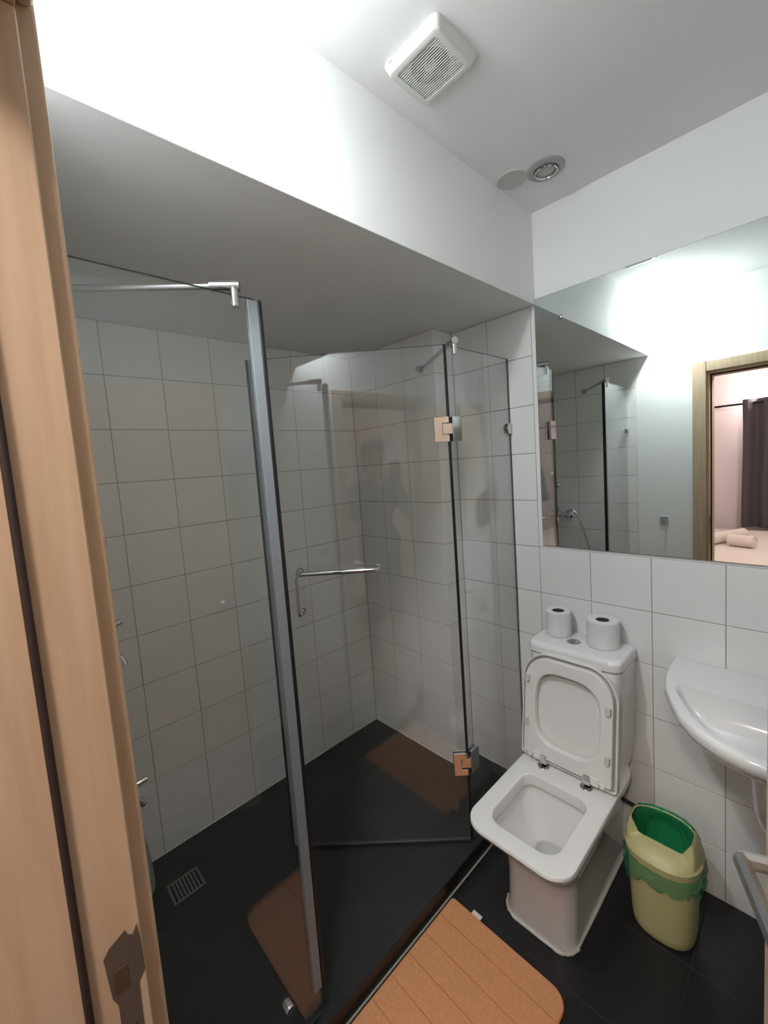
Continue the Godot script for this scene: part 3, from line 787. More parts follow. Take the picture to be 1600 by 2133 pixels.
	loft(st, [outer.call(0.0, -0.006), outer.call(0.0, 0.0135), outer.call(0.002, 0.0175), outer.call(0.006, 0.0190), hole.call(0.007, 0.0190), hole.call(0.0025, 0.0172), hole.call(0.0, 0.0135), hole.call(0.0, -0.006), outer.call(0.0, -0.006)], false, false)
	var seat := part("seat", finish(st, 38), M.plastic_white, o, at)
	seat.basis = up
	for p in [Vector2(-0.147, 0.305), Vector2(-0.147, 0.140), Vector2(0.145, 0.280), Vector2(0.145, 0.112)]:
		var bp := PackedVector3Array()
		loft(bp, [rrect(0, 0, 0.0095, 0.017, 0.009, 0.0), rrect(0, 0, 0.009, 0.0165, 0.0085, 0.0065), rrect(0, 0, 0.0065, 0.014, 0.006, 0.0095)])
		var q := part("bumper", finish(bp, 40), M.bumper, seat, Vector3(p.x, p.y, 0.018))
		q.rotation.x = PI / 2
	for x in [-0.078, 0.078]:
		var hn := part("hinge", boxes([[Vector3(x - 0.012, -0.004, 0.002), Vector3(x + 0.012, 0.030, 0.021)]], 0.002), M.chrome, seat)
		var s := signf(x)
		part("hinge_cover", box(Vector3(x + s * 0.013 - 0.0, 0.004, 0.016), Vector3(x + s * 0.040, 0.034, 0.0215), 0.003), M.plastic_white, seat)
		part("hinge_tab", box(Vector3(x + s * 0.044, 0.006, 0.014), Vector3(x + s * 0.060, 0.024, 0.0205), 0.0015), M.plastic_white, seat)
		hn.set_meta("label", "small chrome seat hinge")
	for z in [-0.078, 0.078]:
		part("hinge_base", lathe([Vector2(0.021, 0.0), Vector2(0.021, 0.003), Vector2(0.0195, 0.0045), Vector2(0.001, 0.005)], 28), M.chrome, o, Vector3(-0.270, 0.401, z))
	# rough sealant at the foot
	var cpts := []
	var path := tring(-0.533, -0.012, 0.121, 0.058, 0.01, 0.003)
	for i in path.size() - 1:
		for s in 3:
			var p := path[i].lerp(path[i + 1], s / 3.0)
			cpts.append(p + Vector3(rng.randf_range(-0.0022, 0.0012), rng.randf_range(-0.001, 0.003), rng.randf_range(-0.002, 0.002)))
	var ca := PackedVector3Array()
	tube_into(ca, cpts, 0.0062, 7)
	part("sealant", finish(ca, 60), M.caulk, o)

func valve() -> void:
	var o := thing("water_hose", "short dark water hose from the wall to the toilet, behind the bin", "hose", Vector3(-0.004, 0.205, 0.395))
	part("flange", lathe([Vector2(0.020, 0.0), Vector2(0.020, 0.003), Vector2(0.009, 0.006), Vector2(0.009, 0.03)], 20), M.chrome, o).rotation.z = PI / 2
	part("knob", lathe([Vector2(0.011, 0.0), Vector2(0.012, 0.004), Vector2(0.011, 0.016), Vector2(0.001, 0.018)], 18), M.plastic_white, o, Vector3(-0.03, 0.006, 0))
	part("hose", tube(rounded([Vector3(-0.03, 0.0, -0.004), Vector3(-0.04, 0.025, -0.03), Vector3(-0.06, 0.050, -0.075), Vector3(-0.07, 0.06, -0.115)], 0.02), 0.0065, 10), M.rubber, o)

func half_disc(r: float, gap: float, y: float) -> ArrayMesh:
	var poly := PackedVector2Array()
	for k in 17:
		var a := PI * k / 16.0
		poly.append(Vector2(cos(a) * (r - gap), sin(a) * (r - gap) + gap))
	var t := PackedVector3Array()
	prism_into(t, poly, 0.0, y)
	return finish(t, 30)

# An upright leaf outline in x and y at depth z: square foot, rounded head.
func standing(h: float, y0: float, y1: float, r: float, z: float) -> PackedVector3Array:
	var o := PackedVector3Array()
	var f := 0.012
	for c in [[1, y1, r, 0], [-1, y1, r, 1], [-1, y0, f, 2], [1, y0, f, 3]]:
		for k in 11:
			var a: float = (c[3] + k / 10.0) * PI / 2
			var rr: float = c[2]
			var p := Vector2(c[0] * (h - rr), c[1] - rr if c[3] < 2 else c[1] + rr) + Vector2(cos(a), sin(a)) * rr
			if c[3] < 2: p.y -= 0.10 * maxf(0.0, absf(p.x) - 0.02) ** 2 / h   # slightly crowned head
			o.append(Vector3(p.x, p.y, z))
	return o

func oval(h: float, y0: float, y1: float, z: float) -> PackedVector3Array:
	var o := PackedVector3Array()
	var c := (y0 + y1) / 2
	for i in 44:
		var q := i / 11
		var a := (q + (i % 11) / 10.0) * PI / 2
		var v := Vector2(cos(a), sin(a))
		var s := Vector2(signf(v.x) * absf(v.x) ** 0.62, signf(v.y) * absf(v.y) ** 0.62)
		o.append(Vector3(s.x * h, c + s.y * (y1 - y0) / 2, z))
	return o

func rolls() -> void:
	for r in [[-0.064, 0.082, 0.049, "narrower toilet paper roll standing on the tank, nearer the shower glass"], [-0.066, 0.250, 0.0565, "wider toilet paper roll standing on the tank, nearer the washbasin"]]:
		var o := thing("toilet_roll", r[3], "toilet roll", Vector3(r[0], 0.8502, r[1]), 0.0, "toilet rolls on the tank")
		var R: float = r[2]
		part("paper", lathe([Vector2(R - 0.003, 0.0), Vector2(R, 0.003), Vector2(R, 0.095), Vector2(R - 0.003, 0.099), Vector2(R - 0.008, 0.0995), Vector2(0.0245, 0.0985), Vector2(0.0225, 0.096), Vector2(0.0225, 0.002)], 48, 40, false, false), M.paper, o)
		var core := PackedVector3Array()
		lathe_into(core, [Vector2(0.0222, 0.0), Vector2(0.0222, 0.097), Vector2(0.0212, 0.097), Vector2(0.0212, 0.0)], 36, Vector3.ZERO, false, false)
		part("cardboard_core", finish(core, 30), M.roll_inside, o)
		var sheet := PackedVector3Array()
		var a0 := -0.9
		for k in 6:
			var a := a0 + k * 0.1
			var b := a + 0.1
			var ro := R + 0.0006 + 0.0012 * (5 - k) / 5.0
			var ro2 := R + 0.0006 + 0.0012 * (4 - k) / 5.0
			var p := Vector3(cos(a) * ro, 0.002, -sin(a) * ro)
			var q := Vector3(cos(b) * ro2, 0.002, -sin(b) * ro2)
			quad(sheet, p, q, q + Vector3(0, 0.094, 0), p + Vector3(0, 0.094, 0))
		part("loose_sheet", finish(sheet, 60), M.paper, o)

func bin() -> void:
	var o := thing("waste_bin", "pale cream pedal-less bin with open hooded lid, green bag inside", "waste bin", Vector3(-0.205, 0, 0.468))
	o.set_meta("label", "pale cream waste bin with open hooded lid and green bag, under washbasin")
	var t := PackedVector3Array()
	var el := func(hx: float, hz: float, y: float): return sup(hx, hz, y, 2.5, 48)
	loft(t, [el.call(0.078, 0.080, 0.0), el.call(0.084, 0.086, 0.006), el.call(0.088, 0.089, 0.03), el.call(0.099, 0.098, 0.24), el.call(0.102, 0.1, 0.278), el.call(0.098, 0.096, 0.278), el.call(0.094, 0.093, 0.24), el.call(0.080, 0.080, 0.012)], true, true)
	part("body", finish(t, 40), M.bin, o)
	# hooded lid: low rim, front edge of the opening low, ends and back high
	var n := 72
	var lr := [PackedVector3Array(), PackedVector3Array(), PackedVector3Array(), PackedVector3Array(), PackedVector3Array(), PackedVector3Array(), PackedVector3Array()]
	for i in n:
		var a := TAU * i / n
		var rim := sup_at(0.105, 0.103, 0.0, 2.5, a)
		var w := mouth(rim)
		lr[0].append(Vector3(rim.x * 1.02, 0.262, rim.z * 1.02))
		lr[1].append(Vector3(rim.x * 1.04, 0.284, rim.z * 1.04))
		lr[2].append(Vector3(rim.x, 0.290, rim.z))
		lr[3].append(Vector3(lerpf(rim.x, w.x, 0.22), lerpf(0.290, w.y, 0.5), lerpf(rim.z, w.z, 0.22)))
		lr[4].append(Vector3(lerpf(rim.x, w.x, 0.62), lerpf(0.290, w.y, 0.88), lerpf(rim.z, w.z, 0.62)))
		lr[5].append(w)
		lr[6].append(Vector3(w.x * 0.96, w.y - 0.004, w.z * 0.97))
	var l := PackedVector3Array()
	loft(l, lr, false, false)
	part("lid", finish(l, 28), M.bin, o).set_meta("label", "hooded cream lid with a wide opening")
	# bag: skirt turned over the rim and the liner inside
	var rings := []
	var g := FastNoiseLite.new()
	g.seed = 4
	g.frequency = 0.8
	g.fractal_octaves = 2
	for j in 9:
		var v := j / 8.0
		var ring := PackedVector3Array()
		for i in 96:
			var a := TAU * i / 96
			var k := g.get_noise_3d(cos(a) * 3.0, sin(a) * 3.0, v * 3.0)
			var k2 := g.get_noise_3d(cos(a) * 9.0, sin(a) * 9.0, v * 5.0 + 7.0)
			var y := lerpf(0.264, 0.19 + 0.022 * sin(a * 2.0 + 0.5) + 0.03 * k, v)
			var rr := 0.108 - 0.004 * v + 0.009 * sin(v * PI) * (0.6 + k) + 0.006 * k2
			rr = maxf(rr, 0.1035 - 0.0 * v)
			ring.append(sup_at(rr, rr, y, 2.5, a))
		rings.append(flipped(ring))
	var b := PackedVector3Array()
	loft(b, rings, false, false)
	part("bag_skirt", finish(b, 60), M.bag, o).set_meta("label", "thin green plastic bag turned over the rim")
	# liner: hangs from the mouth, and is folded over its back edge
	var b2 := PackedVector3Array()
	rings = []
	for j in 9:
		var v := j / 8.0
		var ring := PackedVector3Array()
		for i in 72:
			var a := TAU * i / 72
			var w := mouth(sup_at(0.105, 0.103, 0.0, 2.5, a))
			var k := g.get_noise_3d(cos(a) * 5.0, sin(a) * 5.0, v * 5.0 + 3.0)
			var low := sup_at(0.085 + 0.008 * k, 0.083 + 0.008 * k, 0.0, 2.5, a)
			var s := smoothstep(0.0, 0.5, v)
			var y := lerpf(w.y - 0.006 - 0.012 * float(w.x < 0.0), 0.06, v * v * 0.6 + v * 0.4)
			ring.append(Vector3(lerpf(w.x * 0.95, low.x, s), y, lerpf(w.z * 0.96, low.z, s)))
		rings.append(ring)
	loft(b2, rings.map(func(r): return flipped(r)), false, true)
	part("bag_liner", finish(b2, 60), M.bag_inside, o)
	var fold := PackedVector3Array()
	rings = []
	for j in 5:
		var row := PackedVector3Array()
		for i in 25:
			var a := -1.25 + 2.5 * i / 24.0
			var rim := sup_at(0.105, 0.103, 0.0, 2.5, a)
			var w := mouth(rim)
			var v: float = [-0.05, 0.0, 0.12, 0.45, 0.85][j]
			var k := g.get_noise_3d(a * 3.0, v * 4.0, 11.0)
			var y: float = [w.y - 0.012, w.y + 0.0035, w.y + 0.003, w.y - 0.008, w.y - 0.032][j]
			row.append(Vector3(lerpf(w.x, rim.x, v) + 0.002 * k, y + 0.003 * k, lerpf(w.z, rim.z, v) + 0.002 * k))
		rings.append(row)
	loft(fold, rings, false, false, false)
	part("bag_fold", finish(fold, 60), M.bag_inside, o)

# Edge of the bin's mouth above a point of its rim: straight low front, peaked ends, high back.
func mouth(rim: Vector3) -> Vector3:
	var d := Vector2(rim.x, rim.z).normalized()
	var s := minf(0.084 / maxf(absf(d.y), 1e-6), 0.046 / maxf(-d.x, 1e-6) if d.x < 0.0 else 1e6)
	s = minf(s, 0.102 / maxf(absf(d.y) - 0.45 * d.x, 1e-6) if d.x < 0.0 else 1e6)
	if d.x >= 0.0: s = 1.0 / sqrt((d.x / 0.058) ** 2 + (d.y / 0.084) ** 2)
	var p := d * s
	var y := 0.318
	if p.x < 0.0: y += 0.044 * smoothstep(0.057, 0.084, absf(p.y))
	else: y = 0.362 - 0.008 * p.x / 0.058
	return Vector3(p.x, y, p.y)

func sup_at(hx: float, hz: float, y: float, p: float, a: float) -> Vector3:
	var c := cos(a)
	var s := sin(a)
	return Vector3(signf(c) * absf(c) ** (2.0 / p) * hx, y, -signf(s) * absf(s) ** (2.0 / p) * hz)

func sup(hx: float, hz: float, y: float, p: float, n: int) -> PackedVector3Array:
	var o := PackedVector3Array()
	for i in n: o.append(sup_at(hx, hz, y, p, TAU * i / n))
	return o

func mat_on_floor() -> void:
	var x0 := -1.19
	var x1 := -0.628
	var z0 := -0.088
	var z1 := 0.330
	var o := thing("bath_mat", "orange foam bath mat with plank grooves, beside the shower step", "bath mat", Vector3.ZERO)
	var t := PackedVector3Array()
	var cx := (x0 + x1) / 2
	var cz := (z0 + z1) / 2
	var hx := (x1 - x0) / 2
	var hz := (z1 - z0) / 2
	var rad := [0.012, 0.012, 0.05, 0.05]
	loft(t, [rrect4(cx, cz, hx - 0.002, hz - 0.002, rad, 0.0005), rrect4(cx, cz, hx, hz, rad, 0.003), rrect4(cx, cz, hx, hz, rad, 0.009), rrect4(cx, cz, hx - 0.002, hz - 0.002, rad, 0.0105)])
	part("base", finish(t, 40), M.foam_groove, o)
	var inner := PackedVector2Array()
	for p in rrect4(cx, cz, hx - 0.0022, hz - 0.0022, rad, 0.0, 8): inner.append(Vector2(p.x, p.z))
	var xs := [x1, -0.705, -0.785, -0.866, -0.946, -1.026, -1.106, x0]
	for i in xs.size() - 1:
		var a: float = xs[i + 1] + 0.0011
		var b: float = xs[i] - (0.0011 if i > 0 else -0.01)
		for poly in Geometry2D.intersect_polygons(inner, PackedVector2Array([Vector2(a, z0 - 0.01), Vector2(b, z0 - 0.01), Vector2(b, z1 + 0.01), Vector2(a, z1 + 0.01)])):
			var s := PackedVector3Array()
			prism_into(s, poly, 0.0095, 0.0128)
			part("plank", finish(s, 30), M.foam, o)
	part("label_tag", box(Vector3(-0.634, 0.0085, -0.008), Vector3(-0.612, 0.0102, 0.028), 0.0004), M.label_cloth, o).set_meta("label", "small white sewn tag")

func basin() -> void:
	var o := thing("washbasin", "white ceramic washbasin on the wall at the right edge, under mirror", "washbasin", Vector3(0, 0, 0.762))
	var c := Curve2D.new()   # half outline from the wall to the front, x out of the wall
	var half := [Vector2(0.0, 0.303), Vector2(0.08, 0.302), Vector2(0.155, 0.296), Vector2(0.23, 0.281), Vector2(0.30, 0.252), Vector2(0.364, 0.220), Vector2(0.415, 0.178), Vector2(0.452, 0.126), Vector2(0.474, 0.064), Vector2(0.481, 0.0)]
	var out := []
	for p in half: out.append(p)
	for i in range(half.size() - 2, -1, -1): out.append(Vector2(half[i].x, -half[i].y))
	var N := 64
	var len := 0.0
	var cum := [0.0]
	for i in out.size() - 1:
		len += out[i].distance_to(out[i + 1])
		cum.append(len)
	var fr := []      # evenly spaced along the front curve
	for k in N + 1:
		var s := len * k / N
		var i := 0
		while i < out.size() - 2 and cum[i + 1] < s: i += 1
		fr.append(out[i].lerp(out[i + 1], (s - cum[i]) / (cum[i + 1] - cum[i])))
	var back := []
	for k in range(1, 16): back.append(Vector2(0.0, -0.303 + 0.606 * k / 16.0))
	var line := fr + back
	# outer rings: scaled towards the wall and the middle
	var ring := func(s: float, y: float):
		var r := PackedVector3Array()
		for p in line: r.append(Vector3(-0.002 - p.x * s, y, p.y * s))
		return r
	# inner opening: the outline drawn in by the width of the rim, its back edge straight
	var inner := func(rim: float, y: float, k: float):
		var r := PackedVector3Array()
		for p in line:
			var d := Vector2(p.x - 0.27, p.y)
			var q := Vector2(0.27, 0.0) + d * (1.0 - rim / d.length())
			q.y *= lerpf(0.78, 1.0, clampf(p.x / 0.21, 0.0, 1.0))
			q.x = 0.195 + 0.5 * ((q.x - 0.195) + sqrt((q.x - 0.195) ** 2 + 0.0006))
			q = Vector2(0.31, 0.0) + (q - Vector2(0.31, 0.0)) * k
			r.append(Vector3(-q.x, y, q.y))
		return r
	var t := PackedVector3Array()
	loft(t, [ring.call(0.30, 0.690), ring.call(0.50, 0.703), ring.call(0.70, 0.728), ring.call(0.85, 0.757), ring.call(0.94, 0.782), ring.call(0.985, 0.803), ring.call(1.0, 0.820), ring.call(0.998, 0.832), ring.call(0.988, 0.839), ring.call(0.975, 0.841), inner.call(0.030, 0.841, 1.0), inner.call(0.034, 0.838, 1.0), inner.call(0.040, 0.825, 0.99), inner.call(0.045, 0.795, 0.95), inner.call(0.05, 0.755, 0.82), inner.call(0.05, 0.728, 0.55), inner.call(0.05, 0.718, 0.12)].map(func(r): return flipped(r)), true, true)
	part("basin", finish(t, 42), M.ceramic, o)
	part("waste", lathe([Vector2(0.021, 0.0), Vector2(0.020, 0.003), Vector2(0.014, 0.002), Vector2(0.001, 0.001)], 24), M.chrome, o, Vector3(-0.31, 0.7185, 0))
	var p := PackedVector3Array()
	loft(p, [rrect4(-0.062, 0, 0.060, 0.060, [0.004, 0.05, 0.05, 0.004], 0.40), rrect4(-0.088, 0, 0.086, 0.073, [0.004, 0.06, 0.06, 0.004], 0.44), rrect4(-0.110, 0, 0.108, 0.080, [0.004, 0.065, 0.065, 0.004], 0.52), rrect4(-0.128, 0, 0.126, 0.084, [0.004, 0.07, 0.07, 0.004], 0.62), rrect4(-0.142, 0, 0.140, 0.092, [0.004, 0.075, 0.075, 0.004], 0.705)])
	part("half_pedestal", finish(p, 40), M.ceramic, o)


# ------------------------------------------------------------------ the bedroom behind the camera, which the mirror shows
func bedroom() -> void:
	var far := -4.82
	struct("wall_bedroom_far", "pinkish white bedroom wall behind the curtain", "wall", boxes([[Vector3(far - 0.12, 0, -1.1), Vector3(far, ROOM_H + 0.02, 2.9)]]), M.bedroom_paint)
	struct("wall_bedroom_left", "pinkish white bedroom side wall", "wall", boxes([[Vector3(far - 0.12, 0, -0.72), Vector3(-1.745, ROOM_H + 0.02, -0.60)]]), M.bedroom_paint)
	struct("wall_bedroom_right", "bedroom side wall out of the mirror's view", "wall", boxes([[Vector3(far - 0.12, 0, 2.8), Vector3(-1.745, ROOM_H + 0.02, 2.92)]]), M.bedroom_paint)
	struct("wall_bedroom_near", "bedroom face of the wall beside the doorway", "wall", boxes([[Vector3(-1.757, 0, -0.65), Vector3(-1.7455, ROOM_H + 0.02, 0.283)], [Vector3(-1.757, 0, 1.077), Vector3(-1.7455, ROOM_H + 0.02, 2.85)], [Vector3(-1.757, 2.037, 0.283), Vector3(-1.7455, ROOM_H + 0.02, 1.077)], [Vector3(-1.7455, 0, 1.3), Vector3(-1.64, ROOM_H + 0.02, 2.85)]]), M.bedroom_paint)
	struct("ceiling_bedroom", "white bedroom ceiling", "ceiling", boxes([[Vector3(far - 0.12, ROOM_H, -0.72), Vector3(-1.745, ROOM_H + 0.12, 2.92)]]), M.bedroom_paint)
	struct("floor_bedroom", "brown wood bedroom floor", "floor", boxes([[Vector3(far - 0.12, -0.12, -0.72), Vector3(-1.745, 0.0, 2.92)]]), M.carpet_wood)
	var b := thing("bed", "bed with smooth white sheet seen through the doorway in the mirror", "bed", Vector3(-3.62, 0, 0.55))
	part("frame", box(Vector3(-0.98, 0.06, -1.0), Vector3(0.98, 0.30, 1.0), 0.01), M.bed_frame, b)
	var t := PackedVector3Array()
	loft(t, [rrect(0, 0, 0.97, 0.99, 0.06, 0.30), rrect(0, 0, 0.98, 1.0, 0.07, 0.33), rrect(0, 0, 0.98, 1.0, 0.07, 0.51), rrect(0, 0, 0.96, 0.98, 0.06, 0.54), rrect(0, 0, 0.92, 0.94, 0.05, 0.55)])
	part("sheet", finish(t, 50), M.linen, b)
	for s in [[-1, -1], [1, -1], [-1, 1], [1, 1]]:
		part("leg", box(Vector3(s[0] * 0.9 - 0.03, 0, s[1] * 0.92 - 0.03), Vector3(s[0] * 0.9 + 0.03, 0.06, s[1] * 0.92 + 0.03)), M.bed_frame, b)
	for r in [[Vector3(-3.72, 0.55, 0.13), 0.45, 0.55, "rolled white towel lying on the bed, farther one in the mirror"], [Vector3(-3.54, 0.55, 0.285), 0.35 - PI / 2, 0.2, "short rolled white towel on the bed, its spiral end showing"]]:
		var w := thing("rolled_towel", r[3], "towel", r[0], PI / 2 + r[1], "rolled towels on the bed")
		var rt := PackedVector3Array()
		var L: float = r[2]
		var pts := []
		for k in 8: pts.append(Vector3(0, 0.058, -L / 2 + L * k / 7.0))
		tube_into(rt, pts, 0.057, 26)
		part("roll", finish(rt, 50), M.linen, w)
		var sp := []
		for k in 40:
			var a := k * 0.42
			sp.append(Vector3(cos(a) * (0.010 + 0.0011 * k), 0.058 + sin(a) * (0.010 + 0.0011 * k), L / 2 + 0.001))
		part("spiral_end", tube(sp, 0.003, 6), M.linen, w)
	# curtain on its rod
	var rod := thing("curtain_rod", "thin dark curtain rod on the bedroom wall", "curtain rod", Vector3(-4.66, 1.985, 0.9))
	part("rod", tube([Vector3(0, 0, -1.05), Vector3(0, 0, 1.4)], 0.011, 12), M.dark_metal, rod)
	for z in [-0.95, 1.3]:
		part("bracket", tube([Vector3(-0.16, 0, z), Vector3(0, 0, z)], 0.007), M.dark_metal, rod)
	var cu := thing("curtain", "dark grey grommet curtain in the bedroom, seen in the mirror", "curtain", Vector3(-4.66, 0, 0.17))
	var g := PackedVector3Array()
	var front := []
	for side in [1, -1]:
		var rings := []
		for j in 6:
			var v := j / 5.0
			var row := PackedVector3Array()
			for i in 120:
				var u := i / 119.0
				var z := u * 1.5
				row.append(Vector3(0.045 * sin(u * 1.5 * TAU / 0.17 + 0.4 * v) * (0.75 + 0.25 * v) + side * 0.0015, lerpf(2.03, 0.57, v), z + 0.006 * sin(v * 5.0 + u * 9.0)))
			if side < 0: row.reverse()
			rings.append(row)
		loft(g, rings, false, false, false)
	part("cloth", finish(g, 70), M.curtain, cu)
	for k in 8:
		var z := 0.0425 + 0.17 * k
		var e := part("grommet", lathe([Vector2(0.018, -0.004), Vector2(0.026, -0.003), Vector2(0.026, 0.003), Vector2(0.018, 0.004)], 20, 40, false, false), M.satin, cu, Vector3(0.0, 1.985, z + 0.04))
		e.rotation.x = PI / 2


# ------------------------------------------------------------------ the photographer, whom the glass door reflects
# Bones are [a, b, radius at a, radius at b, colour]; their rounded cones are joined smoothly and meshed as surface nets.
func flesh(bones: Array, cell: float, k: float, colors: Array) -> ArrayMesh:
	var lo := Vector3(1e9, 1e9, 1e9)
	var hi := -lo
	for b in bones:
		for e in 2:
			var g: float = b[2 + e] + 3.0 * cell + k
			lo = lo.min(b[e] - Vector3(g, g, g))
			hi = hi.max(b[e] + Vector3(g, g, g))
	var n := Vector3i(((hi - lo) / cell).ceil()) + Vector3i.ONE
	var f := PackedFloat32Array()
	f.resize(n.x * n.y * n.z)
	f.fill(1.0)
	for b in bones:
		var a: Vector3 = b[0]
		var ab: Vector3 = b[1] - a
		var l2 := maxf(ab.length_squared(), 1e-9)
		var ra: float = b[2]
		var dr: float = b[3] - ra
		var g := maxf(ra, b[3]) + 2.5 * cell + k
		var p0 := Vector3i(((a.min(b[1]) - Vector3(g, g, g) - lo) / cell).floor()).clamp(Vector3i.ZERO, n - Vector3i.ONE)
		var p1 := Vector3i(((a.max(b[1]) + Vector3(g, g, g) - lo) / cell).ceil()).clamp(Vector3i.ZERO, n - Vector3i.ONE)
		for z in range(p0.z, p1.z + 1):
			for y in range(p0.y, p1.y + 1):
				for x in range(p0.x, p1.x + 1):
					var p := lo + Vector3(x, y, z) * cell
					var t := clampf((p - a).dot(ab) / l2, 0.0, 1.0)
					var d := p.distance_to(a + ab * t) - ra - dr * t
					var at := (z * n.y + y) * n.x + x
					var o := f[at]
					var h := maxf(k - absf(o - d), 0.0) / k
					f[at] = minf(o, d) - h * h * k * 0.25
	var index := {}
	var pos := PackedVector3Array()
	var step := [1, n.x, n.x * n.y]
	for z in n.z - 1:
		for y in n.y - 1:
			for x in n.x - 1:
				var at := (z * n.y + y) * n.x + x
				var inside := 0
				for c in 8:
					if f[at + (c & 1) + (c >> 1 & 1) * n.x + (c >> 2) * n.x * n.y] < 0.0: inside += 1
				if inside == 0 or inside == 8: continue
				var sum := Vector3.ZERO
				var m := 0
				for c in 8:
					for ax in 3:
						if c >> ax & 1: continue
						var c2 := c | 1 << ax
						var u := f[at + (c & 1) + (c >> 1 & 1) * n.x + (c >> 2) * n.x * n.y]
						var v := f[at + (c2 & 1) + (c2 >> 1 & 1) * n.x + (c2 >> 2) * n.x * n.y]
						if (u < 0.0) == (v < 0.0): continue
						var q := Vector3(c & 1, c >> 1 & 1, c >> 2)
						q[ax] += u / (u - v)
						sum += q
						m += 1
				index[at] = pos.size()
				pos.append(lo + (Vector3(x, y, z) + sum / m) * cell)
	var st := SurfaceTool.new()
	st.begin(Mesh.PRIMITIVE_TRIANGLES)
	st.set_smooth_group(0)
	for p in pos:
		var best := 1e9
		var col := 0
		for b in bones:
			var ab: Vector3 = b[1] - b[0]
			var t := clampf((p - b[0]).dot(ab) / maxf(ab.length_squared(), 1e-9), 0.0, 1.0)
			var d: float = p.distance_to(b[0] + ab * t) - lerpf(b[2], b[3], t)
			if d < best:
				best = d
				col = b[4]
		st.set_color(colors[col])
		st.add_vertex(p)
	for at in index:
		for ax in 3:
			var u := f[at] < 0.0
			if u == (f[at + step[ax]] < 0.0): continue
			var s1: int = step[(ax + 1) % 3]
			var s2: int = step[(ax + 2) % 3]
			if not (index.has(at - s1) and index.has(at - s2) and index.has(at - s1 - s2)): continue
			var q := [index[at], index[at - s1], index[at - s1 - s2], index[at - s2]]
			if not u: q.reverse()
			for i in [0, 2, 1, 0, 3, 2]: st.add_index(q[i])
	st.generate_normals()
	return st.commit()

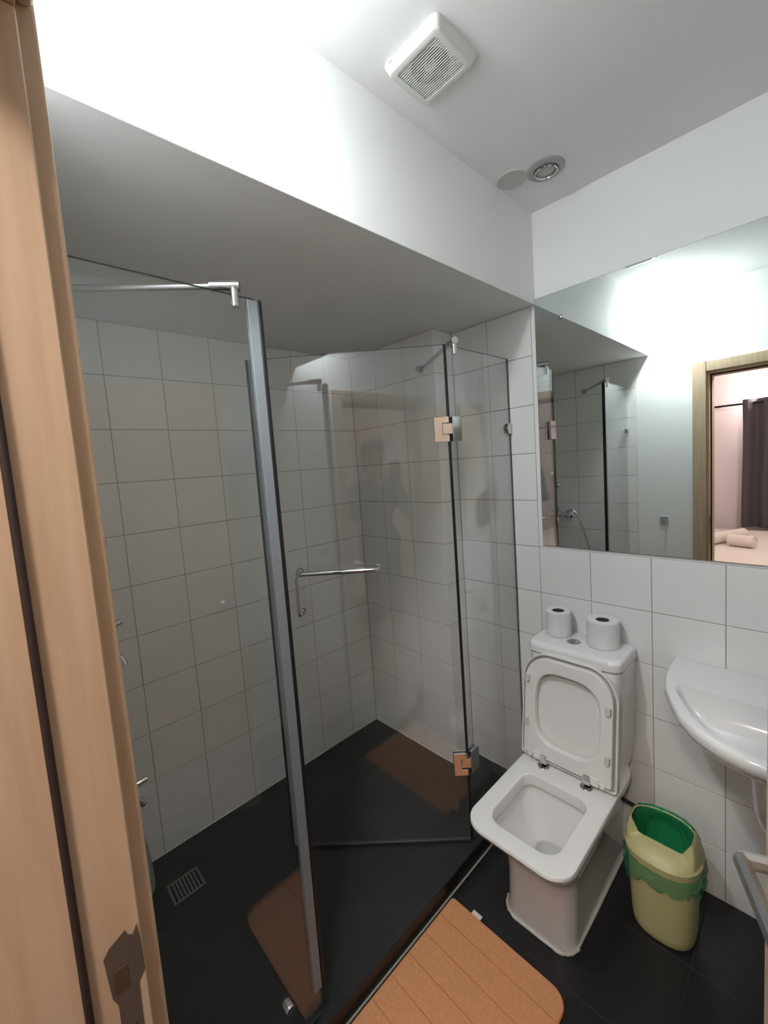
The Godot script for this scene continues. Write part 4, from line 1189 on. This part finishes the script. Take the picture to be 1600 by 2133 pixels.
func person() -> void:
	var o := thing("person", "person in dark clothes holding up a phone in the doorway, mirrored in the glass", "person", Vector3(-2.02, 0, 0.93), deg_to_rad(20.0))
	var skin := Color(0.42, 0.24, 0.16)
	var top := Color(0.035, 0.035, 0.04)
	var trousers := Color(0.05, 0.055, 0.075)
	var shoe := Color(0.03, 0.028, 0.026)
	var cloth := [skin, top, trousers, shoe]
	var vm := mat("figure", Color.WHITE, 0.75)
	vm.vertex_color_use_as_albedo = true
	var bones := [
		[Vector3(0.0, 0.97, -0.07), Vector3(0.0, 0.97, 0.07), 0.115, 0.115, 2], [Vector3(0.0, 1.06, 0), Vector3(0.005, 1.20, 0), 0.125, 0.118, 1], [Vector3(0.0, 1.27, -0.06), Vector3(0.0, 1.27, 0.06), 0.112, 0.112, 1], [Vector3(-0.01, 1.385, -0.11), Vector3(-0.01, 1.385, 0.11), 0.082, 0.082, 1],
		[Vector3(-0.02, 1.43, 0), Vector3(0.0, 1.545, 0), 0.062, 0.052, 0],
	]
	for s in [-1.0, 1.0]:
		bones.append([Vector3(-0.01, 1.42, 0.165 * s), Vector3(0.10, 1.20, 0.225 * s), 0.056, 0.046, 1])
		bones.append([Vector3(0.10, 1.20, 0.225 * s), Vector3(0.255, 1.415, 0.09 * s), 0.045, 0.033, 1])
		bones.append([Vector3(0.255, 1.415, 0.09 * s), Vector3(0.275, 1.445, 0.074 * s), 0.027, 0.026, 0])
		bones.append([Vector3(0.0, 0.93, 0.085 * s), Vector3(0.02, 0.50, 0.10 * s), 0.092, 0.060, 2])
		bones.append([Vector3(0.02, 0.50, 0.10 * s), Vector3(-0.02, 0.10, 0.11 * s), 0.058, 0.042, 2])
		bones.append([Vector3(-0.03, 0.045, 0.112 * s), Vector3(0.14, 0.034, 0.125 * s), 0.044, 0.033, 3])
	part("body", flesh(bones, 0.013, 0.035, cloth), vm, o)
	# head with face, on the neck
	var hc := Vector3(0.02, 1.655, 0)
	var head := [[hc + Vector3(-0.015, 0.045, 0), hc + Vector3(0.005, 0.005, 0), 0.092, 0.080, 0], [hc + Vector3(0.02, -0.03, 0), hc + Vector3(0.045, -0.085, 0), 0.062, 0.032, 0], [hc + Vector3(0.083, 0.0, 0), hc + Vector3(0.103, -0.032, 0), 0.010, 0.014, 0], [hc + Vector3(0.084, -0.060, -0.018), hc + Vector3(0.084, -0.060, 0.018), 0.008, 0.008, 0], [hc + Vector3(0.083, -0.071, -0.014), hc + Vector3(0.083, -0.071, 0.014), 0.008, 0.008, 0], [hc + Vector3(0.0, -0.12, 0), hc + Vector3(0.0, -0.06, 0), 0.052, 0.055, 0]]
	for s in [-1.0, 1.0]:
		head.append([hc + Vector3(-0.006, -0.002, 0.083 * s), hc + Vector3(-0.002, -0.036, 0.080 * s), 0.016, 0.010, 0])
		head.append([hc + Vector3(0.070, 0.024, 0.022 * s), hc + Vector3(0.060, 0.022, 0.052 * s), 0.014, 0.012, 0])
	part("head", flesh(head, 0.005, 0.022, cloth), vm, o)
	var white := mat("eye", Color(0.8, 0.78, 0.75), 0.2)
	var dark := mat("hair", Color(0.055, 0.045, 0.04), 0.6)
	for s in [-1.0, 1.0]:
		var e := part("eye", lathe([Vector2(0.001, -0.011), Vector2(0.008, -0.008), Vector2(0.011, 0.0), Vector2(0.008, 0.008), Vector2(0.001, 0.011)], 14), white, o, hc + Vector3(0.074, 0.004, 0.033 * s))
		part("pupil", lathe([Vector2(0.001, -0.005), Vector2(0.005, 0.0), Vector2(0.001, 0.005)], 10), dark, e, Vector3(0.0085, 0, 0))
	part("hair", flesh([[hc + Vector3(-0.030, 0.060, 0), hc + Vector3(-0.030, 0.02, 0), 0.096, 0.094, 0], [hc + Vector3(0.025, 0.088, -0.03), hc + Vector3(0.025, 0.088, 0.03), 0.050, 0.050, 0], [hc + Vector3(-0.045, 0.0, -0.05), hc + Vector3(-0.06, -0.10, -0.045), 0.05, 0.035, 0], [hc + Vector3(-0.045, 0.0, 0.05), hc + Vector3(-0.06, -0.10, 0.045), 0.05, 0.035, 0]], 0.007, 0.03, [Color.WHITE]), dark, o)
	# hands closing on the long edges of the phone
	for s in [-1.0, 1.0]:
		var w := Vector3(0.275, 1.445, 0.074 * s)
		var palm := Vector3(0.305, 1.500, 0.062 * s)
		var hand := [[w, palm, 0.025, 0.020, 0], [palm + Vector3(-0.012, -0.02, 0), palm + Vector3(0.016, 0.022, 0.004 * s), 0.016, 0.015, 0], [palm + Vector3(-0.004, 0.018, 0), palm + Vector3(0.02, 0.034, 0), 0.014, 0.013, 0]]
		for j in 4:
			var root := palm + Vector3(0.020, -0.016 + 0.019 * j, 0.006 * s)
			var mid := root + Vector3(0.030, 0.010, -0.004 * s)
			var tip: Vector3 = mid + Vector3(0.010, 0.004, -[0.016, 0.022, 0.025, 0.021][j] * s)
			hand.append([root, mid, 0.0092, 0.0085, 0])
			hand.append([mid, tip, 0.0085, 0.0072, 0])
		hand.append([palm + Vector3(-0.006, 0.0, -0.004 * s), palm + Vector3(-0.004, 0.034, -0.020 * s), 0.012, 0.010, 0])
		hand.append([palm + Vector3(-0.004, 0.034, -0.020 * s), palm + Vector3(0.006, 0.056, -0.032 * s), 0.0098, 0.008, 0])
		part("hand", flesh(hand, 0.0036, 0.008, cloth), vm, o)
	var cam: Camera3D = get_node("camera")
	var b := cam.transform.basis
	var ph := thing("phone", "dark phone held up in both hands in the doorway", "phone", cam.position + b.z * 0.009 - b.y * 0.055 + b.x * 0.014)
	ph.basis = b
	var t := PackedVector3Array()
	loft(t, [rrect(0, 0, 0.0365, 0.0785, 0.010, -0.004), rrect(0, 0, 0.038, 0.080, 0.011, -0.0028), rrect(0, 0, 0.038, 0.080, 0.011, 0.0028), rrect(0, 0, 0.0365, 0.0785, 0.010, 0.004)])
	part("case", finish(moved(t, Transform3D(Basis(Vector3.RIGHT, PI / 2), Vector3.ZERO)), 40), M.seal_dark, ph)
	part("lens_bump", lathe([Vector2(0.009, 0.0), Vector2(0.009, 0.0015), Vector2(0.007, 0.002), Vector2(0.001, 0.002)], 20), M.chrome, ph, Vector3(-0.02, 0.04, -0.0035)).rotation.x = -PI / 2


func _ready() -> void:
	rng.seed = 11
	camera_and_light()
	materials()
	lamps()
	room()
	doorway()
	mirror_and_ceiling()
	shower()
	shower_fittings()
	toilet()
	valve()
	rolls()
	bin()
	mat_on_floor()
	basin()
	bedroom()
	person()
